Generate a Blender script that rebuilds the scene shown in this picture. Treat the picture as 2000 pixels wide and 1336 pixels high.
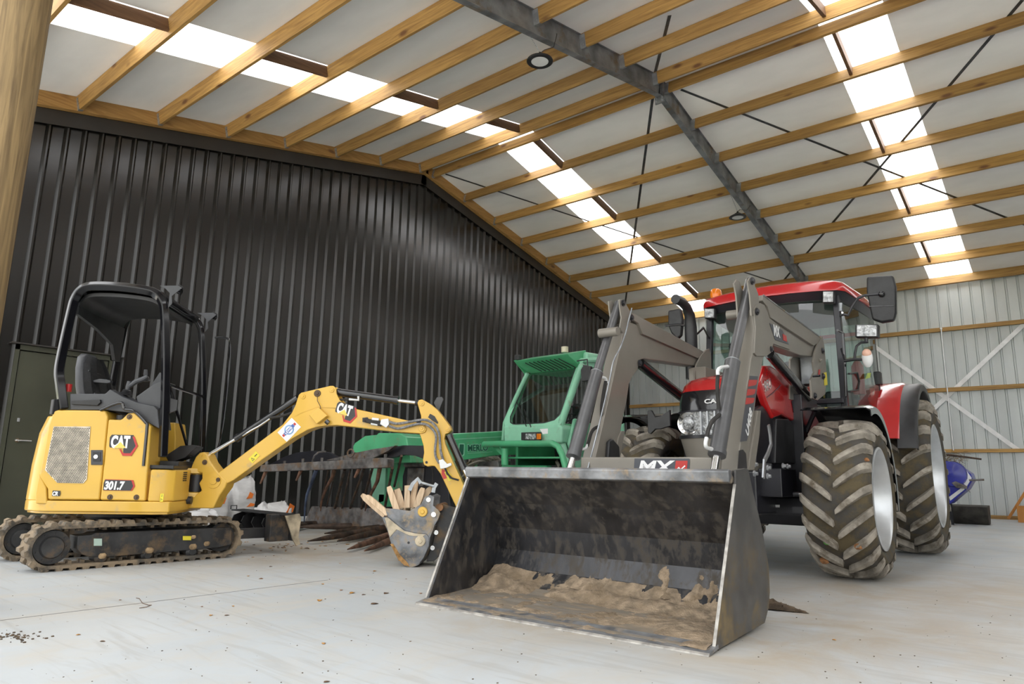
import bpy, bmesh, math, random
from math import sin, cos, pi, radians
from mathutils import Vector, Matrix
random.seed(7)
SC = bpy.context.scene
COL = SC.collection
for _o in list(bpy.data.objects): bpy.data.objects.remove(_o)

# ------------------------------------------------------------------ camera
F_PX = 1344.54
CAM = Vector((0, 0, 0.75))
FW = Vector((-0.62285, 0.75972, 0.18680)).normalized()
RT = Vector((0.775, 0.631, 0.016))
_f, _pi, _ya, _ro = 1.34454, 0.1879, -0.6867, 0.0168
_pi, _ya, _ro = 0.187915, -0.686735, 0.016823
FW = Vector((sin(_ya)*cos(_pi), cos(_ya)*cos(_pi), sin(_pi)))
_r = Vector((cos(_ya), -sin(_ya), 0)); _u = _r.cross(FW)
RT = _r*cos(_ro) + _u*sin(_ro); UP = -_r*sin(_ro) + _u*cos(_ro)
cd = bpy.data.cameras.new('camera'); cam = bpy.data.objects.new('camera', cd); COL.objects.link(cam)
cd.sensor_width = 36.0; cd.lens = 36.0*F_PX/2000.0; cd.clip_start = 0.05; cd.clip_end = 300
M = Matrix((RT, UP, -FW)).transposed().to_4x4(); M.translation = CAM; cam.matrix_world = M
SC.camera = cam

# ------------------------------------------------------------------ light
SC.view_settings.view_transform = 'Standard'; SC.view_settings.look = 'None'
SC.view_settings.gamma = 1.0; SC.view_settings.use_curve_mapping = False
SC.view_settings.exposure = 0.42
W = bpy.data.worlds.new('sky'); SC.world = W; W.use_nodes = True
nt = W.node_tree; nt.nodes.clear()
wo = nt.nodes.new('ShaderNodeOutputWorld'); bg = nt.nodes.new('ShaderNodeBackground')
tc = nt.nodes.new('ShaderNodeTexCoord'); sx = nt.nodes.new('ShaderNodeSeparateXYZ'); cr = nt.nodes.new('ShaderNodeValToRGB')
nt.links.new(tc.outputs['Generated'], sx.inputs[0]); nt.links.new(sx.outputs['Z'], cr.inputs[0])
cr.color_ramp.elements[0].position = 0.0; cr.color_ramp.elements[0].color = (0.62, 0.62, 0.61, 1)
cr.color_ramp.elements[1].position = 1.0; cr.color_ramp.elements[1].color = (0.95, 0.98, 1.0, 1)
nt.links.new(cr.outputs[0], bg.inputs[0]); bg.inputs[1].default_value = 2.5
nt.links.new(bg.outputs[0], wo.inputs[0])

sl_ = bpy.data.lights.new('sun', 'SUN'); so_ = bpy.data.objects.new('sun', sl_); COL.objects.link(so_)
sl_.energy = 9.0; sl_.color = (1.0, 0.95, 0.86); sl_.angle = radians(2.0)
so_.rotation_euler = Vector((0.20, -0.62, -0.80)).to_track_quat('-Z', 'Y').to_euler(); so_.location = (0, 20, 30)

# ------------------------------------------------------------------ pixel rays (photo taken as 2000 x 1336): used to read real positions off known planes
def ray(x, y): return FW + RT*((x-1000)/F_PX) + UP*((668-y)/F_PX)
class Pl:
    """a plane in the building: o a point on it, n its normal"""
    def __init__(s, o, n): s.o = Vector(o); s.n = Vector(n).normalized()
    def __call__(s, x, y):
        v = ray(x, y); return CAM + v*((s.o-CAM).dot(s.n)/v.dot(s.n))
    def off(s, d): return Pl(s.o+s.n*d, s.n)
def PX(v): return Pl((v, 0, 0), (1, 0, 0))
def PY(v): return Pl((0, v, 0), (0, 1, 0))
def PZ(v): return Pl((0, 0, v), (0, 0, 1))

# ------------------------------------------------------------------ materials
MATS = {}
def N(t, ty, **kw):
    n = t.nodes.new(ty)
    for k, v in kw.items(): setattr(n, k, v)
    return n
def mat(name, col, rough=0.5, metal=0.0, var=0.12, sc=6.0, bump=0.0, bsc=40.0, dirt=None, damt=0.5, dsc=3.0, stretch=None, coat=0.0, spec=0.5, col2=None, low=None):
    """procedural paint/metal/rubber: mottled colour, worn dirt patches, fine bump"""
    if name in MATS: return MATS[name]
    m = bpy.data.materials.new(name); m.use_nodes = True; t = m.node_tree; b = t.nodes['Principled BSDF']
    L = t.links.new
    b.inputs['Metallic'].default_value = metal; b.inputs['Roughness'].default_value = rough
    b.inputs['Specular IOR Level'].default_value = spec
    b.inputs['Coat Weight'].default_value = coat; b.inputs['Coat Roughness'].default_value = 0.08
    tc = N(t, 'ShaderNodeTexCoord'); mp = N(t, 'ShaderNodeMapping'); L(tc.outputs['Object'], mp.inputs[0])
    if stretch: mp.inputs['Scale'].default_value = stretch
    no = N(t, 'ShaderNodeTexNoise'); no.inputs['Scale'].default_value = sc; no.inputs['Detail'].default_value = 5; L(mp.outputs[0], no.inputs['Vector'])
    mx = N(t, 'ShaderNodeMix', data_type='RGBA'); c = Vector(col[:3])
    c2 = Vector(col2) if col2 else c*(1-2*var)
    mx.inputs['A'].default_value = (*(c*(1+var) if not col2 else c), 1); mx.inputs['B'].default_value = (*c2, 1)
    r1 = N(t, 'ShaderNodeMapRange'); r1.inputs['From Min'].default_value = 0.35; r1.inputs['From Max'].default_value = 0.65; L(no.outputs[0], r1.inputs[0]); L(r1.outputs[0], mx.inputs['Factor'])
    out = mx.outputs['Result']
    if dirt:
        n2 = N(t, 'ShaderNodeTexNoise'); n2.inputs['Scale'].default_value = dsc; n2.inputs['Detail'].default_value = 8; n2.inputs['Roughness'].default_value = 0.7; L(mp.outputs[0], n2.inputs['Vector'])
        r2 = N(t, 'ShaderNodeMapRange'); r2.inputs['From Min'].default_value = 0.62-0.3*damt; r2.inputs['From Max'].default_value = 0.75-0.25*damt; L(n2.outputs[0], r2.inputs[0])
        fac = r2.outputs[0]
        if low:   # mud that keeps to heights below low (a worn, used machine): world height
            ge = N(t, 'ShaderNodeNewGeometry'); sp = N(t, 'ShaderNodeSeparateXYZ'); L(ge.outputs['Position'], sp.inputs[0])
            r3 = N(t, 'ShaderNodeMapRange'); r3.inputs['From Min'].default_value = low; r3.inputs['From Max'].default_value = low*0.3; L(sp.outputs['Z'], r3.inputs[0])
            ml = N(t, 'ShaderNodeMath', operation='MULTIPLY'); L(fac, ml.inputs[0]); L(r3.outputs[0], ml.inputs[1]); fac = ml.outputs[0]
        m2 = N(t, 'ShaderNodeMix', data_type='RGBA'); L(fac, m2.inputs['Factor']); L(out, m2.inputs['A']); m2.inputs['B'].default_value = (*dirt, 1); out = m2.outputs['Result']
        rr = N(t, 'ShaderNodeMapRange'); rr.inputs['To Min'].default_value = rough; rr.inputs['To Max'].default_value = 0.9; L(fac, rr.inputs[0]); L(rr.outputs[0], b.inputs['Roughness'])
    L(out, b.inputs['Base Color'])
    if bump > 0:
        n3 = N(t, 'ShaderNodeTexNoise'); n3.inputs['Scale'].default_value = bsc; n3.inputs['Detail'].default_value = 4; L(mp.outputs[0], n3.inputs['Vector'])
        bp = N(t, 'ShaderNodeBump'); bp.inputs['Strength'].default_value = bump; bp.inputs['Distance'].default_value = 0.01; L(n3.outputs[0], bp.inputs['Height']); L(bp.outputs[0], b.inputs['Normal'])
    MATS[name] = m; return m
def glass(name, tint, alpha=0.35, rough=0.02):
    m = bpy.data.materials.new(name); m.use_nodes = True; t = m.node_tree; t.nodes.clear(); L = t.links.new
    o = N(t, 'ShaderNodeOutputMaterial'); tr = N(t, 'ShaderNodeBsdfTransparent'); tr.inputs[0].default_value = (*tint, 1)
    g = N(t, 'ShaderNodeBsdfGlossy'); g.inputs['Roughness'].default_value = rough; g.inputs[0].default_value = (1, 1, 1, 1)
    lw = N(t, 'ShaderNodeLayerWeight'); lw.inputs['Blend'].default_value = 0.5
    pw = N(t, 'ShaderNodeMath', operation='POWER'); L(lw.outputs['Facing'], pw.inputs[0]); pw.inputs[1].default_value = 4.0
    ma = N(t, 'ShaderNodeMath', operation='MULTIPLY_ADD'); L(pw.outputs[0], ma.inputs[0]); ma.inputs[1].default_value = 0.9; ma.inputs[2].default_value = 0.06
    mx = N(t, 'ShaderNodeMixShader'); L(ma.outputs[0], mx.inputs[0]); L(tr.outputs[0], mx.inputs[1]); L(g.outputs[0], mx.inputs[2]); L(mx.outputs[0], o.inputs[0])
    MATS[name] = m; return m
def emit(name, col, s):
    m = mat(name, col, 0.4, var=0.0); b = m.node_tree.nodes['Principled BSDF']; b.inputs['Emission Color'].default_value = (*col, 1); b.inputs['Emission Strength'].default_value = s; return m

# ------------------------------------------------------------------ mesh builder (all geometry in building coordinates, metres)
def crom(P, k=5):
    """smooth curve through the points"""
    P = [Vector(p) for p in P]; Q = [P[0]*2-P[1]]+P+[P[-1]*2-P[-2]]; out = []
    for i in range(1, len(Q)-2):
        a, b, c, d = Q[i-1:i+3]
        for j in range(k):
            t = j/k; out.append(0.5*((b*2)+(c-a)*t+(a*2-b*5+c*4-d)*t*t+(b*3-a-c*3+d)*t**3))
    return out+[P[-1]]
def V(*a): return Vector(a if len(a) > 1 else a[0])
class MB:
    def __init__(s): s.v = []; s.f = []
    def add(s, vs, fs):
        k = len(s.v); s.v += [Vector(a) for a in vs]; s.f += [tuple(i+k for i in q) for q in fs]; return s
    def box(s, lo, hi, fr=None):
        """box between two corners, in frame fr (origin, ex, ey, ez) if given"""
        c = [(x, y, z) for x in (lo[0], hi[0]) for y in (lo[1], hi[1]) for z in (lo[2], hi[2])]
        if fr: c = [fr(*p) for p in c]
        return s.add(c, [(0, 1, 3, 2), (4, 6, 7, 5), (0, 4, 5, 1), (2, 3, 7, 6), (0, 2, 6, 4), (1, 5, 7, 3)])
    def slab(s, pts, d):
        """closed polygon of 3D points, extruded by vector d"""
        n = len(pts); a = [Vector(p) for p in pts]; b = [p+Vector(d) for p in a]
        return s.add(a+b, [tuple(range(n-1, -1, -1)), tuple(range(n, 2*n))]+[(i, (i+1) % n, n+(i+1) % n, n+i) for i in range(n)])
    def holed(s, outer, hole, d):
        """ring plate: outer and hole loops with the same number of points"""
        n = len(outer); d = Vector(d); A = [Vector(p) for p in outer]; B = [Vector(p) for p in hole]
        vs = A+B+[p+d for p in A]+[p+d for p in B]; f = []
        for i in range(n):
            j = (i+1) % n
            f += [(i, j, n+j, n+i), (2*n+i, 3*n+i, 3*n+j, 2*n+j), (i, 2*n+i, 2*n+j, j), (n+i, n+j, 3*n+j, 3*n+i)]
        return s.add(vs, f)
    def loft(s, loops, close=True, cap=True):
        n = len(loops[0]); vs = [p for l in loops for p in l]; f = []
        for k in range(len(loops)-1):
            for i in range(n if close else n-1):
                j = (i+1) % n; f.append((k*n+i, k*n+j, (k+1)*n+j, (k+1)*n+i))
        if cap and close: f += [tuple(range(n-1, -1, -1)), tuple(range((len(loops)-1)*n, len(loops)*n))]
        return s.add(vs, f)
    def tube(s, pts, r, n=10, cap=True, flat=None):
        """round (or flat=(w,h) rectangular) bar along a path"""
        pts = [Vector(p) for p in pts]; loops = []
        up = None
        for i, p in enumerate(pts):
            t = ((pts[min(i+1, len(pts)-1)]-p).normalized() + (p-pts[max(i-1, 0)]).normalized()).normalized()
            if up is None:
                up = Vector((0, 0, 1)) if abs(t.z) < 0.95 else Vector((0, 1, 0))
            a = t.cross(up).normalized(); b = a.cross(t).normalized(); up = b
            rr = r[i] if isinstance(r, (list, tuple)) else r
            if flat:
                w, h = flat; loops.append([p+a*x*w/2+b*y*h/2 for x, y in ((-1, -1), (1, -1), (1, 1), (-1, 1))])
            else: loops.append([p+a*cos(2*pi*k/n)*rr+b*sin(2*pi*k/n)*rr for k in range(n)])
        return s.loft(loops, True, cap)
    def cyl(s, p0, p1, r, r1=None, n=20): return s.tube([p0, p1], [r, r if r1 is None else r1], n)
    def lathe(s, prof, o, ax, n=32, closed=False):
        """profile [(radius, along)] turned about the axis ax through o"""
        o = Vector(o); ax = Vector(ax).normalized(); a = ax.orthogonal().normalized(); b = ax.cross(a)
        m = len(prof); vs = []; f = []
        for k in range(n):
            c = a*cos(2*pi*k/n)+b*sin(2*pi*k/n)
            vs += [o+ax*h+c*r for r, h in prof]
        for k in range(n):
            q = (k+1) % n
            for i in range(m if closed else m-1):
                j = (i+1) % m; f.append((k*m+i, k*m+j, q*m+j, q*m+i))
        return s.add(vs, f)
    def sphere(s, o, r, n=14, sc=(1, 1, 1)):
        o = Vector(o); loops = []
        for i in range(1, n):
            a = pi*i/n; loops.append([o+Vector((sc[0]*r*sin(a)*cos(2*pi*k/(2*n)), sc[1]*r*sin(a)*sin(2*pi*k/(2*n)), sc[2]*r*cos(a))) for k in range(2*n)])
        return s.loft(loops)
    def build(s, name, m, parent=None, bevel=0.0, smooth=35, seg=2, kind=None, label=None, sub=0, solid=0):
        me = bpy.data.meshes.new(name); base = Vector((0, 0, 0)); q = parent
        while q is not None: base += q.location; q = q.parent
        org = Vector((0, 0, 0))
        if parent is None and s.v:
            org = Vector((sum(p.x for p in s.v)/len(s.v), sum(p.y for p in s.v)/len(s.v), min(p.z for p in s.v)))
        me.from_pydata([p-base-org for p in s.v], [], s.f); me.update()
        bm = bmesh.new(); bm.from_mesh(me); bmesh.ops.remove_doubles(bm, verts=bm.verts, dist=1e-5)
        if not getattr(s, 'open', False): bmesh.ops.recalc_face_normals(bm, faces=bm.faces)
        bm.to_mesh(me); bm.free()
        if smooth:
            me.polygons.foreach_set('use_smooth', [True]*len(me.polygons)); me.set_sharp_from_angle(angle=radians(smooth))
        o = bpy.data.objects.new(name, me); COL.objects.link(o); o.location = org
        if parent: o.parent = parent
        me.materials.append(MATS[m] if isinstance(m, str) else m)
        if solid:
            md = o.modifiers.new('s', 'SOLIDIFY'); md.thickness = solid; md.offset = 0
        if bevel:
            md = o.modifiers.new('b', 'BEVEL'); md.width = bevel; md.segments = seg; md.limit_method = 'ANGLE'; md.angle_limit = radians(40); md.harden_normals = True
        if sub:
            md = o.modifiers.new('u', 'SUBSURF'); md.levels = sub; md.render_levels = sub
        if kind: o['kind'] = kind
        if label: o['label'] = label
        return o
def tag(o, label, cat, group=None):
    o['label'] = label; o['category'] = cat
    if group: o['group'] = group
    return o
def thing(name, label, cat, loc, group=None):
    o = bpy.data.objects.new(name, None); COL.objects.link(o); o.location = loc; o.empty_display_size = 0.2
    return tag(o, label, cat, group)
def frame(o, yaw):
    """local frame: x right, y along heading yaw (clockwise from +Y), z up"""
    o = Vector(o); f = Vector((sin(yaw), cos(yaw), 0)); r = Vector((cos(yaw), -sin(yaw), 0))
    def L(x, y, z): return o + r*x + f*y + Vector((0, 0, z))
    L.r = r; L.f = f; L.o = o
    L.px = lambda v: Pl(o+r*v, r)
    L.py = lambda v: Pl(o+f*v, f)
    return L
def arcp(c, r, a0, a1, n, fn):
    return [fn(c[0]+r*cos(a0+(a1-a0)*i/n), c[1]+r*sin(a0+(a1-a0)*i/n)) for i in range(n+1)]
def text(name, body, m, parent, o, ax, ay, size, bold=0.0, shear=0.0, depth=0.002, sx=1.0):
    """raised lettering: o lower-left corner, ax reading direction, ay up"""
    c = bpy.data.curves.new(name, 'FONT'); c.body = body; c.size = size; c.extrude = depth; c.offset = bold; c.shear = shear
    t = bpy.data.objects.new(name, c); COL.objects.link(t)
    dg = bpy.context.evaluated_depsgraph_get(); me = bpy.data.meshes.new_from_object(t.evaluated_get(dg))
    bpy.data.objects.remove(t)
    ax = Vector(ax).normalized(); ay = Vector(ay).normalized(); az = ax.cross(ay)
    base = Vector((0, 0, 0)); q = parent
    while q is not None: base += q.location; q = q.parent
    for v in me.vertices: v.co = Vector(o)+ax*v.co.x*sx+ay*v.co.y+az*v.co.z-base
    me.materials.clear(); me.materials.append(MATS[m]); ob = bpy.data.objects.new(name, me); COL.objects.link(ob); ob.parent = parent
    return ob
# ================================================================== the shed
WX, BX, RY, RZ, SL = -9.836, -4.543, 9.107, 6.952, 0.2186
CS, SS = cos(SL), sin(SL)
def far(x, d, o=0): return Vector((x, RY+d*CS-o*SS, RZ-d*SS-o*CS))     # point on the far slope, d down from the ridge, o below the roof plane
def near(x, d, o=0): return Vector((x, RY-d*CS+o*SS, RZ-d*SS-o*CS))
BY = 17.26; EZ = RZ-8.353*SS; FY = 2*RY-BY; XE = 12.0
def wood(name, c1, c2, knot=(0.16, 0.07, 0.025), ax=0, rough=0.62):
    m = bpy.data.materials.new(name); m.use_nodes = True; t = m.node_tree; L = t.links.new; b = t.nodes['Principled BSDF']
    tc = N(t, 'ShaderNodeTexCoord'); oi = N(t, 'ShaderNodeObjectInfo'); ad = N(t, 'ShaderNodeVectorMath', operation='ADD')
    sc = N(t, 'ShaderNodeVectorMath', operation='SCALE'); cb = N(t, 'ShaderNodeCombineXYZ')
    for i in range(3): L(oi.outputs['Random'], cb.inputs[i])
    L(cb.outputs[0], sc.inputs[0]); sc.inputs['Scale'].default_value = 37; L(tc.outputs['Object'], ad.inputs[0]); L(sc.outputs[0], ad.inputs[1])
    mp = N(t, 'ShaderNodeMapping'); L(ad.outputs[0], mp.inputs[0]); s = [14, 14, 14]; s[ax] = 0.7; mp.inputs['Scale'].default_value = s
    no = N(t, 'ShaderNodeTexNoise'); no.inputs['Scale'].default_value = 2.2; no.inputs['Detail'].default_value = 6; no.inputs['Distortion'].default_value = 1.2; L(mp.outputs[0], no.inputs['Vector'])
    mx = N(t, 'ShaderNodeMix', data_type='RGBA'); mx.inputs['A'].default_value = (*c1, 1); mx.inputs['B'].default_value = (*c2, 1)
    r = N(t, 'ShaderNodeMapRange'); r.inputs['From Min'].default_value = 0.35; r.inputs['From Max'].default_value = 0.7; L(no.outputs[0], r.inputs[0]); L(r.outputs[0], mx.inputs['Factor'])
    m2 = N(t, 'ShaderNodeMapping'); L(ad.outputs[0], m2.inputs[0]); s = [4, 4, 4]; s[ax] = 1.6; m2.inputs['Scale'].default_value = s
    vo = N(t, 'ShaderNodeTexVoronoi'); vo.inputs['Scale'].default_value = 1.0; L(m2.outputs[0], vo.inputs['Vector'])
    r2 = N(t, 'ShaderNodeMapRange'); r2.inputs['From Min'].default_value = 0.17; r2.inputs['From Max'].default_value = 0.07; L(vo.outputs['Distance'], r2.inputs[0])
    mk = N(t, 'ShaderNodeMix', data_type='RGBA'); L(r2.outputs[0], mk.inputs['Factor']); L(mx.outputs['Result'], mk.inputs['A']); mk.inputs['B'].default_value = (*knot, 1)
    mv = N(t, 'ShaderNodeHueSaturation'); r4 = N(t, 'ShaderNodeMapRange'); r4.inputs['To Min'].default_value = 0.8; r4.inputs['To Max'].default_value = 1.15; L(oi.outputs['Random'], r4.inputs[0]); L(r4.outputs[0], mv.inputs['Value']); L(mk.outputs['Result'], mv.inputs['Color'])
    L(mv.outputs[0], b.inputs['Base Color']); b.inputs['Roughness'].default_value = rough
    bp = N(t, 'ShaderNodeBump'); bp.inputs['Strength'].default_value = 0.25; bp.inputs['Distance'].default_value = 0.01; L(no.outputs[0], bp.inputs['Height']); L(bp.outputs[0], b.inputs['Normal'])
    MATS[name] = m; return m
wood('pine', (0.50, 0.295, 0.090), (0.29, 0.155, 0.045))
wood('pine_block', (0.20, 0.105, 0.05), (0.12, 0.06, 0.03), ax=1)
wood('pine_ledger', (0.46, 0.26, 0.08), (0.30, 0.15, 0.04), ax=1)
wood('pole_wood', (0.28, 0.19, 0.085), (0.11, 0.07, 0.03), knot=(0.13, 0.06, 0.03), ax=2, rough=0.7)
wood('prop_wood', (0.62, 0.27, 0.06), (0.5, 0.2, 0.04), ax=2)
mat('dark_cladding', (0.008, 0.007, 0.006), 0.25, 0.0, var=0.06, sc=2, spec=0.65, bump=0.02, bsc=6)
mat('dark_flashing', (0.03, 0.026, 0.023), 0.5, 0.0, var=0.08, sc=2)
mat('door_green', (0.050, 0.052, 0.034), 0.42, 0.0, var=0.12, sc=1.5, spec=0.5)
mat('zinc_cladding', (0.55, 0.585, 0.585), 0.42, 0.35, var=0.05, sc=1.2, stretch=(2, 1, 0.6), bump=0.03, bsc=3)
mat('galv', (0.36, 0.38, 0.40), 0.45, 0.75, var=0.18, sc=9, dirt=(0.25, 0.22, 0.18), damt=0.25, dsc=2.5)
mat('soil_dark', (0.115, 0.08, 0.05), 0.95, var=0.3, sc=14, bump=0.8, bsc=30)
mat('galv_bright', (0.55, 0.57, 0.60), 0.38, 0.8, var=0.12, sc=9)
mat('steel_beam', (0.28, 0.29, 0.30), 0.5, 0.55, var=0.22, sc=3.5, dirt=(0.26, 0.19, 0.12), damt=0.22, dsc=2.5)
mat('strap_steel', (0.10, 0.105, 0.11), 0.45, 0.7, var=0.15, sc=6)
mat('membrane', (0.93, 0.92, 0.89), 0.75, 0.0, var=0.02, sc=1.4, stretch=(1, 2.5, 1), bump=0.35, bsc=3)
mat('white_paint', (0.90, 0.91, 0.92), 0.45, var=0.05)
mat('black_plastic', (0.022, 0.022, 0.024), 0.42, var=0.2, sc=8, bump=0.05, bsc=60)
mat('black_gloss', (0.012, 0.012, 0.014), 0.16, var=0.1, spec=0.6, coat=0.6)
mat('rubber', (0.028, 0.026, 0.024), 0.75, var=0.2, sc=9, bump=0.2, bsc=60)
mat('chrome', (0.80, 0.80, 0.80), 0.14, 1.0, var=0.03)
mat('lens_white', (0.75, 0.76, 0.76), 0.35, var=0.03)

# concrete floor ---------------------------------------------------
def floor_mat():
    m = bpy.data.materials.new('concrete'); m.use_nodes = True; t = m.node_tree; L = t.links.new; b = t.nodes['Principled BSDF']
    ge = N(t, 'ShaderNodeNewGeometry'); P = ge.outputs['Position']
    def noise(scale, detail, st=(1, 1, 1), dist=0.0, rough=0.55):
        mp = N(t, 'ShaderNodeMapping'); mp.inputs['Scale'].default_value = st; L(P, mp.inputs[0])
        n = N(t, 'ShaderNodeTexNoise'); n.inputs['Scale'].default_value = scale; n.inputs['Detail'].default_value = detail; n.inputs['Distortion'].default_value = dist; n.inputs['Roughness'].default_value = rough; L(mp.outputs[0], n.inputs['Vector']); return n.outputs[0]
    def rng(a, lo, hi, o0=0, o1=1):
        r = N(t, 'ShaderNodeMapRange'); r.inputs[1].default_value = lo; r.inputs[2].default_value = hi; r.inputs[3].default_value = o0; r.inputs[4].default_value = o1; L(a, r.inputs[0]); return r.outputs[0]
    def mixc(f, a, bb):
        x = N(t, 'ShaderNodeMix', data_type='RGBA'); L(f, x.inputs['Factor'])
        for k, v in (('A', a), ('B', bb)):
            if isinstance(v, tuple): x.inputs[k].default_value = (*v, 1)
            else: L(v, x.inputs[k])
        return x.outputs['Result']
    def mul(a, c):
        x = N(t, 'ShaderNodeMath', operation='MULTIPLY'); L(a, x.inputs[0])
        if isinstance(c, float): x.inputs[1].default_value = c
        else: L(c, x.inputs[1])
        return x.outputs[0]
    c = mixc(rng(noise(0.7, 6), 0.35, 0.65), (0.50, 0.525, 0.54), (0.425, 0.45, 0.465))
    c = mixc(mul(rng(noise(3.0, 8, (1, 0.5, 1), 0.6, 0.7), 0.45, 0.68), 0.75), c, (0.50, 0.47, 0.42))
    # brown dust in front of the pallet tines and round the bucket and wheels
    def spot(x, y, r):
        d = N(t, 'ShaderNodeVectorMath', operation='DISTANCE'); L(P, d.inputs[0]); d.inputs[1].default_value = (x, y, 0); return rng(d.outputs['Value'], r, r*0.25)
    dust = None
    for x, y, r in ((-5.9, 3.9, 1.9), (-6.6, 4.8, 1.6), (-1.1, 4.0, 1.5), (-0.9, 5.6, 2.0), (-2.2, 3.3, 1.3), (-1.2, 3.2, 0.8), (-4.6, 5.0, 1.8)):
        s_ = spot(x, y, r)
        if dust is None: dust = s_
        else:
            q = N(t, 'ShaderNodeMath', operation='MAXIMUM'); L(dust, q.inputs[0]); L(s_, q.inputs[1]); dust = q.outputs[0]
    c = mixc(mul(mul(dust, rng(noise(2.2, 9, (1, 1, 1), 0.8, 0.7), 0.30, 0.60)), 0.85), c, (0.40, 0.335, 0.255))
    # faint sweeping trowel/tyre streaks
    c = mixc(mul(rng(noise(1.1, 3, (1.0, 9, 1), 1.5), 0.53, 0.66), 0.42), c, (0.36, 0.35, 0.33))
    # small dark specks of dirt
    vo = N(t, 'ShaderNodeTexVoronoi'); vo.inputs['Scale'].default_value = 9; L(P, vo.inputs['Vector'])
    sz = rng(noise(1.2, 2), 0.45, 0.75, 0.0, 0.11); cmp_ = N(t, 'ShaderNodeMath', operation='LESS_THAN'); L(vo.outputs['Distance'], cmp_.inputs[0]); L(sz, cmp_.inputs[1])
    c = mixc(mul(cmp_.outputs[0], 0.7), c, (0.13, 0.085, 0.05))
    # saw cut
    L(c, b.inputs['Base Color'])
    L(rng(noise(1.0, 5), 0.3, 0.7, 0.42, 0.62), b.inputs['Roughness'])
    bp = N(t, 'ShaderNodeBump'); bp.inputs['Strength'].default_value = 0.12; bp.inputs['Distance'].default_value = 0.01; L(noise(14, 6), bp.inputs['Height']); L(bp.outputs[0], b.inputs['Normal'])
    MATS['concrete'] = m
floor_mat()
MB().box((WX-0.3, -0.6, -0.2), (XE+0.2, BY+0.3, 0)).build('floor', 'concrete', kind='structure', smooth=0)
mat('yard_gravel', (0.62, 0.59, 0.54), 0.9, var=0.25, sc=30, bump=0.5, bsc=60)
mat('yard_grass', (0.16, 0.19, 0.045), 0.9, var=0.3, sc=8, bump=0.6, bsc=50)
MB().box((-40, -14, -0.3), (40, -0.6, -0.06)).build('ground', 'yard_gravel', kind='structure', smooth=0)
MB().box((-60, -70, -0.3), (60, -14, -0.07)).build('ground_lawn', 'yard_grass', kind='structure', smooth=0)
# thin saw-cut joint in the slab
_a, _b = PZ(0.0006)(0, 1212), PZ(0.0006)(640, 1133); _d = (_b-_a).normalized()*0.0025; _n = Vector((-_d.y, _d.x, 0))
MB().slab([_a-_d*100-_n, _b-_n, _b+_n, _a-_d*100+_n], (0, 0, 0.0008)).build('trim_1', mat('joint_dark', (0.2, 0.2, 0.2), 0.9), kind='structure', smooth=0)

# corrugated walls --------------------------------------------------
def profile(a0, a1, pitch, wr, hr, fl, start):
    """trapezoid ribs: [(along, height)]"""
    pts = [(a0, 0)]; a = start
    while a-pitch > a0: a -= pitch
    while a < a1-fl*2-wr:
        if a > a0:
            pts += [(a, 0), (a+fl, hr), (a+fl+wr, hr), (a+2*fl+wr, 0)]
        a += pitch
    pts.append((a1, 0)); return pts
def roofz(y): return RZ-abs(y-RY)*SS/CS
m = MB(); m.open = True
prof = profile(FY-0.05, BY+0.1, 0.2075, 0.020, 0.034, 0.030, 2.525)
m.loft([[Vector((WX-0.10+h, y, z if z == 0 else roofz(y)+0.0)) for y, h in prof] for z in (0, 1)], close=False)
wl = m.build('wall_left', 'dark_cladding', kind='structure', smooth=20)
MB().slab([(WX-0.13, FY-0.1, 0), (WX-0.13, BY+0.2, 0), (WX-0.13, BY+0.2, roofz(BY)), (WX-0.13, RY, RZ), (WX-0.13, FY-0.1, roofz(FY))], (-0.02, 0, 0)).build('wall_left_lining', 'dark_flashing', kind='structure', smooth=0)
m = MB(); m.open = True
prof = profile(WX, XE, 0.2065, 0.030, -0.038, 0.008, -1.9)
m.loft([[Vector((x, BY+0.10-h, z)) for x, h in prof] for z in (0, EZ+0.02)], close=False)
m.build('wall_back', 'zinc_cladding', kind='structure', smooth=20)
MB().box((WX-0.2, BY+0.16, 0), (XE, BY+0.2, EZ)).build('wall_back_lining', 'dark_flashing', kind='structure', smooth=0)
m = MB(); m.slab([(XE, FY-0.1, 0), (XE, BY+0.2, 0), (XE, BY+0.2, roofz(BY)), (XE, RY, RZ), (XE, FY-0.1, roofz(FY))], (0.05, 0, 0)); m.build('wall_right', 'dark_cladding', kind='structure', smooth=0)
# dark flashing under the gable ledger
for k, (f, nm) in enumerate(((near, 'trim_2'), (far, 'trim_3'))):
    d1 = 8.45
    m = MB(); m.slab([f(WX-0.055, 0, 0.20), f(WX-0.055, 0, 0.40), f(WX-0.055, d1, 0.40), f(WX-0.055, d1, 0.20)], (0.012, 0, 0)); m.build(nm, 'dark_flashing', kind='structure', smooth=0)
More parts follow.
